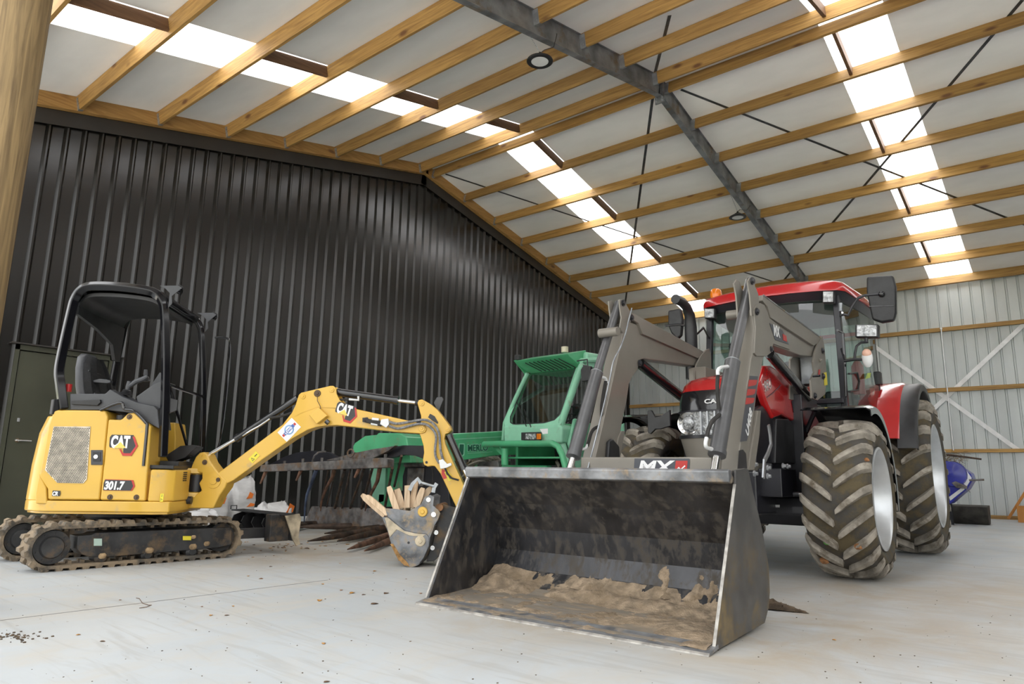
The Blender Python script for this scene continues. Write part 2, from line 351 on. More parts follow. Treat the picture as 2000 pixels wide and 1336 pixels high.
# roof membrane with the skylight strips left open, clear corrugated sheet over the strips
STR = [(-8.0, -7.165), (-2.19, -1.385), (3.9, 4.7)]
xs = [WX-0.15]+[v for s_ in STR for v in s_]+[XE]
m = MB()
for a, b in zip(xs[0::2], xs[1::2]):
    for f in (near, far):
        p = [f(a, 0, 0), f(b, 0, 0), f(b, 8.55, 0), f(a, 8.55, 0)]; m.slab(p, (0, 0, 0.012))
m.build('ceiling', 'membrane', kind='structure', smooth=0)
def skymat():
    m = bpy.data.materials.new('clear_sheet'); m.use_nodes = True; t = m.node_tree; t.nodes.clear(); L = t.links.new
    o = N(t, 'ShaderNodeOutputMaterial'); a = N(t, 'ShaderNodeBsdfTranslucent'); a.inputs[0].default_value = (0.95, 0.96, 1, 1)
    b = N(t, 'ShaderNodeBsdfTransparent'); b.inputs[0].default_value = (0.9, 0.92, 0.95, 1)
    x = N(t, 'ShaderNodeMixShader'); x.inputs[0].default_value = 0.04; L(a.outputs[0], x.inputs[1]); L(b.outputs[0], x.inputs[2]); L(x.outputs[0], o.inputs[0]); MATS['clear_sheet'] = m
skymat()
n_ = 0
for a, b in STR:
    for f in (near, far):
        n_ += 1; m = MB(); m.open = True; k = int((b-a+0.16)/0.019)
        row = [(a-0.08+i*(b-a+0.16)/k, 0.009*sin(i*pi/2)) for i in range(k+1)]
        m.loft([[f(x, d, -0.03-h) for x, h in row] for d in (0.13, 8.5)], close=False)
        m.build('window_%d' % n_, 'clear_sheet', kind='structure', smooth=60)
    m = MB()
# steel roof sheet edge seen at the ridge through the strips
for k, f in enumerate((near, far)):
    m = MB(); m.slab([f(WX, -0.0, -0.05), f(XE, -0.0, -0.05), f(XE, 0.14, -0.05), f(WX, 0.14, -0.05)], (0, 0, 0.004)); m.build('trim_%d' % (4+k), 'dark_flashing', kind='structure', smooth=0)

# purlins ------------------------------------------------------------
PT = 0.046; PD = 0.190
def purlin(name, f, d, x0, x1, label, grp, side):
    m = MB(); a = d-PT/2
    for q in (0,):
        c = [f(x, dd, oo) for x in (x0, x1) for dd in (d-PT/2, d+PT/2) for oo in (0.002, PD)]
        m.add(c, [(0, 1, 3, 2), (4, 6, 7, 5), (0, 4, 5, 1), (2, 3, 7, 6), (0, 2, 6, 4), (1, 5, 7, 3)])
    o = m.build(name, 'pine', bevel=0.003, seg=1, smooth=0); tag(o, label, 'roof purlin', grp); return o
ND = [0.238+1.038*i for i in range(9)]; FD = [0.19]+[1.174+1.0256*i for i in range(8)]
ordn = ['topmost', 'second', 'third', 'fourth', 'fifth', 'sixth', 'seventh', 'eighth', 'ninth']
hang = mat('hanger_zinc', (0.45, 0.46, 0.46), 0.45, 0.7, var=0.2, sc=30)
for sl, f, D in (('entrance slope', near, ND), ('rear slope', far, FD)):
    for i, d in enumerate(D):
        if d > 8.36: d = 8.34
        if f is near and i > 7: continue
        wherein = '%s down the %s' % (ordn[i], sl)
        purlin('roof_purlin', f, d, WX+0.045, BX-0.006, 'pine purlin of the gable bay, %s down the %s' % (ordn[i], sl), 'purlins of the bay beside the dark gable', -1)
        purlin('roof_purlin', f, d, BX+0.006, 3.8, 'pine purlin past the steel rafter, %s down the %s' % (ordn[i], sl), 'purlins of the bay past the steel rafter', 1)
        # joist hanger at the gable, angle cleats at the rafter
        m = MB(); c = [f(x, dd, oo) for x in (WX+0.046, WX+0.10) for dd in (d-PT/2-0.004, d+PT/2+0.004) for oo in (0.03, PD+0.004)]
        m.add(c, [(0, 1, 3, 2), (4, 6, 7, 5), (0, 4, 5, 1), (2, 3, 7, 6), (0, 2, 6, 4), (1, 5, 7, 3)])
        tag(m.build('joist_hanger', 'hanger_zinc', smooth=0), 'zinc joist hanger holding the gable-bay purlin %s' % wherein, 'bracket', 'joist hangers on the gable ledger')
        for s_ in (-1, 1):
            m = MB(); xa = BX+s_*0.004; xb = BX+s_*0.085; dd = d-PT/2-0.006 if f is far else d+PT/2+0.001
            c = [f(x, q, oo) for x in (xa, xb) for q in (dd, dd+0.005) for oo in (0.015, PD+0.012)]
            m.add(c, [(0, 1, 3, 2), (4, 6, 7, 5), (0, 4, 5, 1), (2, 3, 7, 6), (0, 2, 6, 4), (1, 5, 7, 3)])
            c = [f(x, q, oo) for x in (xa, xb) for q in (d-PT/2-0.003, d+PT/2+0.003) for oo in (PD+0.003, PD+0.008)]
            m.add(c, [(0, 1, 3, 2), (4, 6, 7, 5), (0, 4, 5, 1), (2, 3, 7, 6), (0, 2, 6, 4), (1, 5, 7, 3)])
            for oo in (0.05, 0.15):
                m.cyl(f(BX+s_*0.05, d+(0.03 if f is near else -0.03), oo), f(BX+s_*0.05, d+(0.036 if f is near else -0.036), oo), 0.008, n=8)
            tag(m.build('purlin_cleat', 'galv_bright', smooth=0), 'galvanised cleat on the %s rafter face, purlin %s' % ('open' if s_ > 0 else 'gable', wherein), 'bracket', 'cleats on the steel rafter')
# dwang blocks inside the skylight strips
def block(f, d0, d1, x, lab):
    m = MB(); c = [f(xx, d, o) for xx in (x-PT/2, x+PT/2) for d in (d0+PT/2, d1-PT/2) for o in (0.004, 0.145)]
    m.add(c, [(0, 1, 3, 2), (4, 6, 7, 5), (0, 4, 5, 1), (2, 3, 7, 6), (0, 2, 6, 4), (1, 5, 7, 3)])
    tag(m.build('blocking_piece', 'pine_block', bevel=0.002, seg=1, smooth=0), lab, 'timber block', 'dark blocks across the skylight strips')
for i in (0, 2, 4, 6):
    block(far, FD[i], FD[i+1], -7.20, 'dark timber block in the skylight strip beside the gable, rear slope, below the %s purlin' % ordn[i])
    block(far, FD[i], FD[i+1], -2.02, 'dark timber block in the skylight strip past the rafter, rear slope, below the %s purlin' % ordn[i])
for i in (1, 3, 5):
    block(near, ND[i-1], ND[i], -7.20, 'dark timber block in the gable-side skylight strip over the entrance, below the %s purlin' % ordn[i-1])
block(near, ND[6], ND[7], -7.20, 'dark timber block in the gable-side skylight strip over the entrance, nearest the round post')
block(near, ND[0], ND[1], -2.02, 'dark timber block in the skylight strip past the rafter, entrance slope, beside the ridge')
# gable ledgers
for f, sd in ((near, 'entrance'), (far, 'rear')):
    m = MB(); c = [f(x, d, o) for x in (WX-0.045, WX+0.045) for d in (0.0, 8.45) for o in (0.002, 0.195)]
    m.add(c, [(0, 1, 3, 2), (4, 6, 7, 5), (0, 4, 5, 1), (2, 3, 7, 6), (0, 2, 6, 4), (1, 5, 7, 3)])
    tag(m.build('gable_ledger', 'pine_ledger', bevel=0.002, seg=1, smooth=0), 'sloping pine ledger along the dark gable wall, %s side of the ridge' % sd, 'ledger')
# steel rafter -------------------------------------------------------
raf = thing('steel_rafter', 'grey galvanised steel rafter crossing the roof with bolted ridge joint', 'steel rafter', (BX, RY, RZ-0.6))
def ibeam(f, d0, d1, h, name):
    m = MB()
    def bar(xa, xb, oa, ob):
        c = [f(x, d, o) for x in (xa, xb) for d in (d0, d1) for o in (oa, ob)]
        m.add(c, [(0, 1, 3, 2), (4, 6, 7, 5), (0, 4, 5, 1), (2, 3, 7, 6), (0, 2, 6, 4), (1, 5, 7, 3)])
    bar(BX-0.004, BX+0.004, 0.002, h); bar(BX-0.03, BX+0.03, 0.002, 0.012); bar(BX-0.045, BX+0.045, h-0.010, h); return m.build(name, 'steel_beam', raf, smooth=0)
ibeam(near, 0.02, 8.4, 0.33, 'rafter_limb'); ibeam(far, 0.02, 8.35, 0.33, 'rafter_limb')
m = MB(); m.box((BX-0.075, RY-0.012, RZ-0.46), (BX+0.075, RY+0.012, RZ-0.02)); m.build('ridge_plate', 'galv', raf, smooth=0)
for dx in (-0.05, 0.05):
    for z in (RZ-0.42, RZ-0.37):
        for s_ in (-1, 1):
            MB().cyl((BX+dx, RY+s_*0.012, z), (BX+dx, RY+s_*0.04, z), 0.016, n=6).build('bolt', 'galv_bright', raf)
# strap braces -------------------------------------------------------
def strap(f, pts, lab, w=0.045):
    q = [Pl(f(0, 0, 0.004), (f(0, 0, 0)-f(0, 0, 1)))(x, y) for x, y in pts]
    m = MB(); a, b = q[0], q[-1]; d = (b-a).normalized(); up = (f(0, 0, 0)-f(0, 0, 1)); s_ = d.cross(up).normalized()*w/2
    m.slab([a-s_, b-s_, b+s_, a+s_], -up*0.0015)
    tag(m.build('strap_brace', 'strap_steel', smooth=0), lab, 'brace strap', 'steel strap braces under the roof')
strap(far, [(1330, 175), (2080, 470)], 'thin grey strap brace from the ridge joint down over the right skylight strip')
strap(far, [(1997, 0), (1520, 560)], 'thin grey strap brace crossing the right skylight strip towards the tractor roof')
strap(far, [(1283, 130), (1220, 600)], 'thin grey strap brace falling from the ridge joint to the loader arm')
strap(far, [(870, 340), (1540, 560)], 'thin dark strap brace from the gable peak across the middle skylight strip')
strap(near, [(1308, 30), (1275, 160)], 'thin grey strap brace on the entrance slope running up to the ridge joint')
# round timber post --------------------------------------------------
m = MB(); pc = Vector((BX, 0.945, 0)); loops = []
for k in range(25):
    z = k*roofz(0.95)/24; r = 0.150-0.002*z
    loops.append([pc+Vector(((r+0.003*sin(3*a+z))*cos(a), (r+0.003*sin(3*a+z))*sin(a), z)) for a in [2*pi*i/36 for i in range(36)]])
m.loft(loops); tag(m.build('round_post', 'pole_wood'), 'thick round timber pole standing at the left edge of the shed opening', 'post')
# girts, bottom plate, X brace on the rear wall
for z, h, lb in ((3.97, 0.085, 'highest'), (2.655, 0.085, 'middle'), (1.36, 0.07, 'lowest')):
    m = MB().box((WX+0.05, BY-0.03, z-h/2), (XE, BY+0.06, z+h/2)); tag(m.build('wall_girt', 'pine', bevel=0.002, seg=1, smooth=0), 'long pine girt across the zinc rear wall, %s of the three' % lb, 'girt', 'girts on the rear wall')
m = MB().box((WX+0.05, BY-0.03, 0), (XE, BY+0.06, 0.07)); tag(m.build('bottom_plate', 'pine', smooth=0), 'pale timber plate along the foot of the zinc rear wall', 'timber plate')
yb = BY+0.052
for k, (p, q) in enumerate((((1720, 685), (1990, 880)), ((1995, 638), (1822, 800)))):
    A, B = PY(yb-0.005*k)(*p), PY(yb-0.005*k)(*q); d = (B-A).normalized(); A = A-d*(1.15 if k == 0 else 0.1); B = B+d*(0.0 if k == 0 else 1.1); s_ = d.cross(Vector((0, 1, 0)))*0.042
    m = MB().slab([A-s_, B-s_, B+s_, A+s_], (0, 0.003, 0)); tag(m.build('wall_brace', 'white_paint', smooth=0), ('white flat brace falling to the right across the zinc wall', 'white flat brace rising to the right across the zinc wall')[k], 'wall brace', 'crossed braces on the rear wall')
A, B = PY(BY-0.05)(1838, 642), PY(BY-0.05)(1848, 880)
m = MB().tube([A, Vector((A.x, A.y, B.z))], 0.012, n=8); m.sphere(A+Vector((0, 0, 0)), 0.025, 6)
tag(m.build('hanging_rod', 'white_paint'), 'thin vertical steel rod from the highest girt past the crossed braces', 'rod')
# personnel door in the dark gable ----------------------------------
D0, D1 = 2.60, 3.62
m = MB(); m.box((WX-0.11, D0-0.045, 0), (WX-0.045, D0+0.0, 2.19)); m.box((WX-0.11, D1, 0), (WX-0.045, D1+0.045, 2.19)); m.box((WX-0.11, D0-0.045, 2.13), (WX-0.045, D1+0.045, 2.19))
fr = m.build('door_1', 'door_green', kind='structure', smooth=0)
MB().box((WX-0.10, D0+0.012, 0.01), (WX-0.062, D1-0.012, 2.118)).build('door_leaf', 'door_green', fr, bevel=0.004, smooth=0)
MB().box((WX-0.11, D0-0.10, 2.195), (WX-0.01, D1+0.10, 2.212)).build('head_flashing', 'dark_flashing', fr, smooth=0)
hp = PX(WX-0.06)(33, 860)
m = MB(); m.lathe([(0.0, 0.012), (0.026, 0.012), (0.028, 0.0)], hp, (1, 0, 0), 20); m.cyl(hp, hp+V(0.05, 0, 0), 0.010, n=10); m.tube([hp+V(0.05, 0, 0), hp+V(0.052, 0.06, 0), hp+V(0.05, 0.135, -0.002)], 0.009, n=10); m.build('door_handle', 'chrome', fr)
lp = PX(WX-0.06)(36, 820); MB().box(lp+V(0, -0.014, -0.022), lp+V(0.008, 0.014, 0.022)).build('lock_plate', 'galv_bright', fr, bevel=0.003)
# high-bay lamps ------------------------------------------------------
def lamp(c, top, top2, lab):
    t = thing('high_bay_lamp', lab, 'pendant lamp', c, 'round lamps hanging from the steel rafter')
    MB().lathe([(0.0, 0.075), (0.055, 0.075), (0.065, 0.055), (0.10, 0.045), (0.155, 0.012), (0.160, 0.0), (0.150, -0.008), (0.105, -0.008), (0.10, 0.004), (0.0, 0.004)], c, (0, 0, 1), 40).build('housing', 'black_plastic', t)
    MB().lathe([(0.0, -0.006), (0.07, -0.007), (0.104, -0.004), (0.104, 0.003)], c, (0, 0, 1), 40).build('lens', 'lens_white', t)
    e = c+V(0, 0, 0.075); MB().lathe([(0.0, 0.045), (0.012, 0.045), (0.022, 0.02), (0.022, 0.0), (0.0, 0.0)], e, (0, 0, 1), 12).build('hook', 'black_plastic', t)
    m = MB(); n = int((top-e).length/0.022); d = (top-e-V(0, 0, 0.04))/n
    for k in range(n):
        p = e+V(0, 0, 0.04)+d*k; q = V(0.006, 0, 0) if k % 2 else V(0, 0.006, 0)
        m.tube([p-q, p-q+d*1.2, p+q+d*1.2, p+q, p-q], 0.0016, n=4)
    m.build('chain', 'galv', t)
    MB().tube([e+V(0, 0, 0.03), e+V(0.03, 0.05, 0.09), (e+top2)/2+V(0.02, 0.08, 0.0), top2-V(0, 0, 0.02), top2], 0.005, n=6).build('cable', 'black_plastic', t)
lc = V(BX, 5.98, 5.62); lamp(lc, near(BX-0.03, (RY-5.75)/CS, 0.33), near(BX+0.06, (RY-6.2)/CS, 0.2), 'black round high-bay lamp below the steel rafter over the entrance slope')
lc = V(BX, 12.2, 5.56); lamp(lc, far(BX-0.03, (12.0-RY)/CS, 0.33), far(BX+0.06, (12.75-RY)/CS, 0.2), 'black round high-bay lamp below the steel rafter on the rear slope')
# ================================================================== mini excavator
mat('cat_yellow', (0.70, 0.42, 0.058), 0.30, var=0.035, sc=2, coat=0.35, dirt=(0.45, 0.33, 0.17), damt=0.10, dsc=4)
mat('track_rubber', (0.085, 0.075, 0.062), 0.78, var=0.25, sc=8, bump=0.35, bsc=50, dirt=(0.27, 0.205, 0.135), damt=0.75, dsc=5)
mat('track_steel', (0.035, 0.035, 0.036), 0.5, var=0.25, sc=6, dirt=(0.13, 0.088, 0.05), damt=0.38, dsc=5, bump=0.15)
mat('frame_black', (0.007, 0.007, 0.009), 0.13, var=0.1, coat=0.25, spec=0.35)
mat('cab_grey', (0.058, 0.060, 0.066), 0.42, var=0.08, bump=0.05, bsc=80)
mat('seat_fabric', (0.012, 0.012, 0.013), 0.85, var=0.2, sc=40, bump=0.2, bsc=200)
mat('mesh_grille', (0.62, 0.55, 0.44), 0.6, var=0.15, sc=20)
mat('hose_grey', (0.20, 0.20, 0.205), 0.55, var=0.25, sc=60, bump=0.3, bsc=120)
mat('decal_white', (0.85, 0.85, 0.85), 0.4, var=0.01); mat('decal_black', (0.035, 0.035, 0.038), 0.4, var=0.01)
mat('decal_red', (0.50, 0.035, 0.03), 0.4, var=0.01); mat('decal_yellow', (0.83, 0.60, 0.12), 0.4, var=0.01)
mat('decal_blue', (0.06, 0.13, 0.42), 0.4, var=0.01); mat('warn_yellow', (0.78, 0.66, 0.05), 0.4, var=0.02)
mat('bucket_steel', (0.21, 0.215, 0.225), 0.48, 0.3, var=0.3, sc=8, dirt=(0.42, 0.32, 0.2), damt=0.45, dsc=9, bump=0.15)
mat('mud', (0.36, 0.25, 0.14), 0.95, var=0.3, sc=14, bump=0.8, bsc=30)
mat('red_plastic', (0.5, 0.02, 0.02), 0.35)
EX = thing('mini_excavator', 'yellow mini excavator with black canopy on rubber tracks', 'excavator', (-6.27, 2.55, 0))
TF = frame((-6.27, 2.55, 0), radians(3.0)); H = frame((-6.27, 2.55, 0), radians(44)); Bf = frame((-5.881, 2.953, 0), radians(54.4))
def trace(pl, pts): return [pl(x, y) for x, y in pts]
# undercarriage ------------------------------------------------------
def stadium(yc0, yc1, zc0, zc1, r0, r1, n=14):
    out = []
    for i in range(n+1): a = pi/2+pi*i/n; out.append((yc0+r0*cos(a), zc0+r0*sin(a)))
    k = 16
    for i in range(1, k): out.append((yc0+(yc1-yc0)*i/k, zc0-r0+(zc1-r1-zc0+r0)*i/k))
    for i in range(n+1): a = -pi/2+pi*i/n; out.append((yc1+r1*cos(a), zc1+r1*sin(a)))
    for i in range(1, k): out.append((yc1+(yc0-yc1)*i/k, zc1+r1+(zc0+r0-zc1-r1)*i/k))
    return out
r_out, r_in = 0.515, 0.285
Y0, Y1, Z0, Z1, R0, R1 = -0.62, 0.64, 0.168, 0.168, 0.150, 0.150
def resample(P, n):
    L_ = [0]
    for i in range(len(P)): L_.append(L_[-1]+math.dist(P[i], P[(i+1) % len(P)]))
    out = []
    for k in range(n):
        s = L_[-1]*k/n; i = max(j for j in range(len(P)) if L_[j] <= s+1e-9); t = (s-L_[i])/max(1e-9, L_[i+1]-L_[i]); a, b = P[i], P[(i+1) % len(P)]
        out.append((a[0]+(b[0]-a[0])*t, a[1]+(b[1]-a[1])*t, math.atan2(b[1]-a[1], b[0]-a[0])))
    return out
outer = stadium(Y0, Y1, Z0, Z1, R0, R1); inner = stadium(Y0, Y1, Z0, Z1, R0-0.022, R1-0.022)
def track(dx, parent_name):
    m = MB(); n = len(outer)
    rows = [[TF(dx+r_out, y, z) for y, z in outer], [TF(dx+r_out, y, z) for y, z in inner], [TF(dx+r_in, y, z) for y, z in inner], [TF(dx+r_in, y, z) for y, z in outer]]
    vs = [p for row in rows for p in row]; fs = []
    for a in range(4):
        b = (a+1) % 4
        for i in range(n): j = (i+1) % n; fs.append((a*n+i, a*n+j, b*n+j, b*n+i))
    m.add(vs, fs)
    NL = 40
    for y, z, a in resample(outer, NL):
        t = (cos(a), sin(a)); nn = (sin(a), -cos(a))   # outward normal (loop runs counter-clockwise seen from +r)
        if (y-0)*nn[0]+(z-Z0)*nn[1] < 0 and abs(nn[1]) > .9: nn = (-nn[0], -nn[1])
        for s0, s1, w0, sh in ((r_in, r_in+0.10, 0.026, -0.008), (r_in+0.13, r_out, 0.026, 0.008)):
            base = [(s0, -w0), (s1, -w0), (s1, w0), (s0, w0)]; top = [(s0+.004, -w0*.45), (s1-.004, -w0*.6), (s1-.004, w0*.6), (s0+.004, w0*.45)]
            vb = [TF(dx+r, y+t[0]*(q+sh)-nn[0]*0.002, z+t[1]*(q+sh)-nn[1]*0.002) for r, q in base]+[TF(dx+r, y+t[0]*(q+sh)+nn[0]*0.024, z+t[1]*(q+sh)+nn[1]*0.024) for r, q in top]
            m.add(vb, [(0, 1, 2, 3), (7, 6, 5, 4), (0, 4, 5, 1), (1, 5, 6, 2), (2, 6, 7, 3), (3, 7, 4, 0)])
        for rr in (r_in+0.085, r_out-0.085):    # inner drive lugs
            c = [TF(dx+rr+a_, y+t[0]*q-nn[0]*h, z+t[1]*q-nn[1]*h) for a_ in (-0.02, 0.02) for q in (-0.012, 0.012) for h in (0.02, 0.045)]
            m.add(c, [(0, 1, 3, 2), (4, 6, 7, 5), (0, 4, 5, 1), (2, 3, 7, 6), (0, 2, 6, 4), (1, 5, 7, 3)])
    return m.build('rubber_track', 'track_rubber', EX, smooth=25)
def side_frame(dx):
    m = MB(); P = trace(TF.px(r_out-0.02), [(152, 1047), (178, 1045), (186, 1041), (449, 1030), (453, 1036), (452, 1064), (425, 1070), (330, 1078), (212, 1088), (176, 1088), (160, 1083), (150, 1072)])
    P = [p+TF.r*dx for p in P]; m.slab(P, -TF.r*0.19); o = m.build('track_frame', 'track_steel', EX, bevel=0.006)
    a = TF(dx+r_out-0.03, Y0, Z0)
    m = MB().lathe([(0.0, 0.022), (0.07, 0.022), (0.078, 0.010), (0.080, 0.0), (0.118, 0.0), (0.122, -0.02), (0.122, -0.13), (0, -0.13)], a, TF.r, 32)
    for k in range(9):
        g = 2*pi*k/9; m.cyl(a+(TF.f*cos(g)+V(0, 0, sin(g)))*0.098, a+(TF.f*cos(g)+V(0, 0, sin(g)))*0.098+TF.r*0.008, 0.008, n=8)
    m.build('drive_sprocket', 'track_steel', EX)
    a = TF(dx+r_out-0.05, Y1, Z1)
    MB().lathe([(0.0, 0.0), (0.05, 0.0), (0.06, -0.01), (0.118, -0.01), (0.118, -0.12), (0, -0.12)], a, TF.r, 32).build('idler_wheel', 'track_steel', EX)
    for px_, py_ in ((200, 1089), (290, 1079), (377, 1073)):
        a = TF.px(r_out-0.015)(px_, py_)+TF.r*dx; a.z = 0.070
        MB().lathe([(0.0, 0.0), (0.028, 0.0), (0.034, -0.01), (0.048, -0.02), (0.048, -0.15), (0, -0.15)], a, TF.r, 20).build('track_roller', 'track_steel', EX)
    a = TF.px(r_out-0.018)(165, 1060)+TF.r*dx
    return o
track(0, ''); side_frame(0); track(-0.80, ''); side_frame(-0.80)
P = TF.px(r_out-0.014)
def quad(pl, x0, y0, x1, y1, th=0.003): return MB().slab(trace(pl, [(x0, y0), (x1, y0), (x1, y1), (x0, y1)]), pl.n*th)
quad(P, 183, 1052, 199, 1066).build('reflector', mat('pale_green', (0.45, 0.58, 0.5), 0.4), EX)
quad(P, 357, 1047, 373, 1055).build('warning_decal', 'warn_yellow', EX)
for x, y, r in ((200, 1086, 0.03), (292, 1075, 0.034), (377, 1068, 0.034), (378, 1049, 0.022), (404, 1062, 0.028)):
    m = MB(); c = P(x, y); loops = []
    m.sphere(c, r, 5, (0.45, 1, 0.8)); m.build('mud_lump', 'mud', EX, smooth=60)
m = MB(); m.box((-0.30, -0.30, 0.15), (0.30, 0.34, 0.30), TF); m.build('undercarriage_body', 'track_steel', EX, bevel=0.02)
m = MB(); m.lathe([(0.0, 0.33), (0.27, 0.33), (0.29, 0.35), (0.29, 0.375), (0.26, 0.38), (0.26, 0.42), (0, 0.42)], H.o, (0, 0, 1), 48); m.lathe([(0, 0.28), (0.2, 0.28), (0.2, 0.34), (0, 0.34)], H.o, (0, 0, 1), 32)
m.build('slew_ring', 'track_steel', EX)
# blade --------------------------------------------------------------
bl = MB(); sec = [(1.285, 0.335), (1.30, 0.30), (1.30, 0.22), (1.285, 0.15), (1.305, 0.10), (1.32, 0.10), (1.31, 0.15), (1.325, 0.22), (1.325, 0.30), (1.31, 0.34)]
bl.loft([[TF(x, y, z) for y, z in sec] for x in (-0.50, 0.50)])
blo = bl.build('dozer_blade', 'black_plastic', EX, bevel=0.003)
m = MB().slab([TF(0.50, y, z) for y, z in ((1.20, 0.33), (1.34, 0.345), (1.36, 0.30), (1.345, 0.13), (1.37, 0.07), (1.33, 0.06), (1.29, 0.12), (1.26, 0.20))], TF.r*0.018); m.build('blade_end_plate', mat('worn_edge', (0.50, 0.42, 0.30), 0.7, var=0.3, sc=8, bump=0.2), blo)
for k in range(5):
    x = -0.46+k*0.20; MB().slab([TF(x, y, z) for y, z in ((1.30, 0.33), (1.19, 0.29), (1.17, 0.24), (1.21, 0.18), (1.30, 0.14))], TF.r*0.014).build('blade_rib', 'black_plastic', blo)
MB().slab([TF(-0.5, 1.18, 0.33), TF(0.5, 1.18, 0.33), TF(0.5, 1.31, 0.335), TF(-0.5, 1.31, 0.335)], (0, 0, 0.012)).build('blade_ledge', 'black_plastic', blo, bevel=0.003)
for x in (-0.2, 0.2): MB().tube([TF(x, 0.35, 0.20), TF(x*1.2, 0.8, 0.17), TF(x*1.5, 1.29, 0.17)], 0.04, flat=(0.05, 0.09)).build('blade_arm', 'track_steel', EX)
MB().box((0.34, 1.10, 0.10), (0.44, 1.29, 0.34), TF).build('blade_bracket', 'track_steel', blo, bevel=0.006)
MB().tube([TF(-0.47, 1.16, 0.345), TF(-0.47, 1.16, 0.38), TF(-0.47, 1.22, 0.38), TF(-0.47, 1.22, 0.345)], 0.006, n=6).build('tie_loop', 'black_plastic', blo)
# house --------------------------------------------------------------
hb = MB()   # base rim and lower skirts, plan outline extruded
plan = [(0.50, 0.42), (0.46, 0.52), (0.30, 0.54), (-0.30, 0.54), (-0.48, 0.46), (-0.50, 0.30), (-0.50, -0.28), (-0.46, -0.46), (-0.34, -0.60), (-0.15, -0.67), (0.15, -0.67), (0.34, -0.60), (0.45, -0.48), (0.50, -0.36)]
hb.slab([H(x, y, 0.40) for x, y in plan], (0, 0, 0.085)); hb.build('house_skirt', 'cat_yellow', EX, bevel=0.012)
hb = MB().slab([H(x*0.97, y*0.97, 0.385) for x, y in plan], (0, 0, 0.03)); hb.build('base_plate', 'cat_yellow', EX, bevel=0.004)
# side covers traced on the right flank
SP = H.px(0.50)
def cover(name, pts, th=0.30, bev=0.014, m_='cat_yellow', pl=SP): 
    return MB().slab(trace(pl, pts), -pl.n*th).build(name, m_, EX, bevel=bev, seg=3)
cover('engine_cover', [(94, 832), (104, 803), (113, 800.5), (205, 801.5), (211, 813), (203, 893), (193.5, 977), (93, 976), (92, 955), (76, 932)])
cover('rear_counterweight', [(76, 925), (90, 952), (92, 985), (69, 984), (68.5, 965)], th=0.4, bev=0.01)
# rounded rear of the house
m = MB(); rp = [(0.46, -0.34), (0.44, -0.48), (0.34, -0.60), (0.15, -0.67), (-0.15, -0.67), (-0.34, -0.60), (-0.46, -0.46), (-0.5, -0.28), (-0.5, 0.3), (-0.2, 0.3), (-0.2, -0.3)]
m.loft([[H(x*k, y*k, z) for x, y in rp] for z, k in ((0.48, 1.0), (0.75, 0.99), (1.0, 0.96), (1.14, 0.90))]); m.build('rear_bodywork', 'cat_yellow', EX, bevel=0.01)
cover('tank_cover', [(211, 819), (236, 820), (249, 807.5), (263, 805.5), (295, 833), (288, 922), (283.5, 979), (195, 977)], th=0.25)
m = MB(); m.slab([H(x, y, 0.485) for x, y in ((0.5, 0.365), (0.49, 0.44), (0.42, 0.53), (0.30, 0.545), (0.12, 0.545), (0.12, 0.2), (0.44, 0.2), (0.44, 0.365))], (0, 0, 0.245)); m.build('front_corner_cover', 'cat_yellow', EX, bevel=0.012, seg=3)
for k in range(5):
    z = 0.64+0.016*k; MB().slab([H(0.30, 0.546, z), H(0.22, 0.546, z), H(0.22, 0.546, z+0.009), H(0.30, 0.546, z+0.009)], H.f*0.003).build('vent_slot', 'black_plastic', EX, smooth=0)
m = MB(); m.slab([H(x, y, 0.49) for x, y in ((0.10, 0.50), (-0.48, 0.44), (-0.48, -0.2), (0.10, -0.2))], (0, 0, 0.24)); m.build('front_bodywork', 'cat_yellow', EX, bevel=0.01)
m = MB(); m.slab([H(x, y, 0.735) for x, y in ((0.46, 0.52), (-0.46, 0.50), (-0.46, -0.1), (0.46, -0.1))], (0, 0, 0.03)); m.build('cab_floor', 'black_plastic', EX, bevel=0.006)
# grille: perforated panel
gp = SP.off(0.003); G = trace(gp, [(105, 833), (177, 833), (170, 936), (163, 944), (112, 943), (88, 918)])
G_ = MB().slab(G, H.r*0.002); G_.build('grille_panel', 'mesh_grille', EX, smooth=0)
hm = MB(); cx = 0.0; xs_ = [((p-H.o).dot(H.f), p.z) for p in G]
def inside(pt, poly):
    c = False; n = len(poly)
    for i in range(n):
        (x1, y1), (x2, y2) = poly[i], poly[(i+1) % n]
        if (y1 > pt[1]) != (y2 > pt[1]) and pt[0] < (x2-x1)*(pt[1]-y1)/(y2-y1)+x1: c = not c
    return c
f0, f1 = min(a for a, _ in xs_), max(a for a, _ in xs_); z0, z1 = min(b for _, b in xs_), max(b for _, b in xs_)
st = 0.0125; j = 0; z = z0+0.007
while z < z1-0.004:
    f = f0+0.006+(st/2 if j % 2 else 0)
    while f < f1-0.004:
        if inside((f-0.006, z), xs_) and inside((f+0.006, z), xs_) and inside((f, z+0.006), xs_):
            hm.add([H(0.5055+0.0008, f+0.0042*cos(a), z+0.0048*sin(a)) for a in [pi*k/3+pi/6 for k in range(6)]], [tuple(range(6))])
        f += st
    z += st*0.87; j += 1
hm.open = True; hm.build('grille_hole', 'black_plastic', EX, smooth=0, kind='stuff')
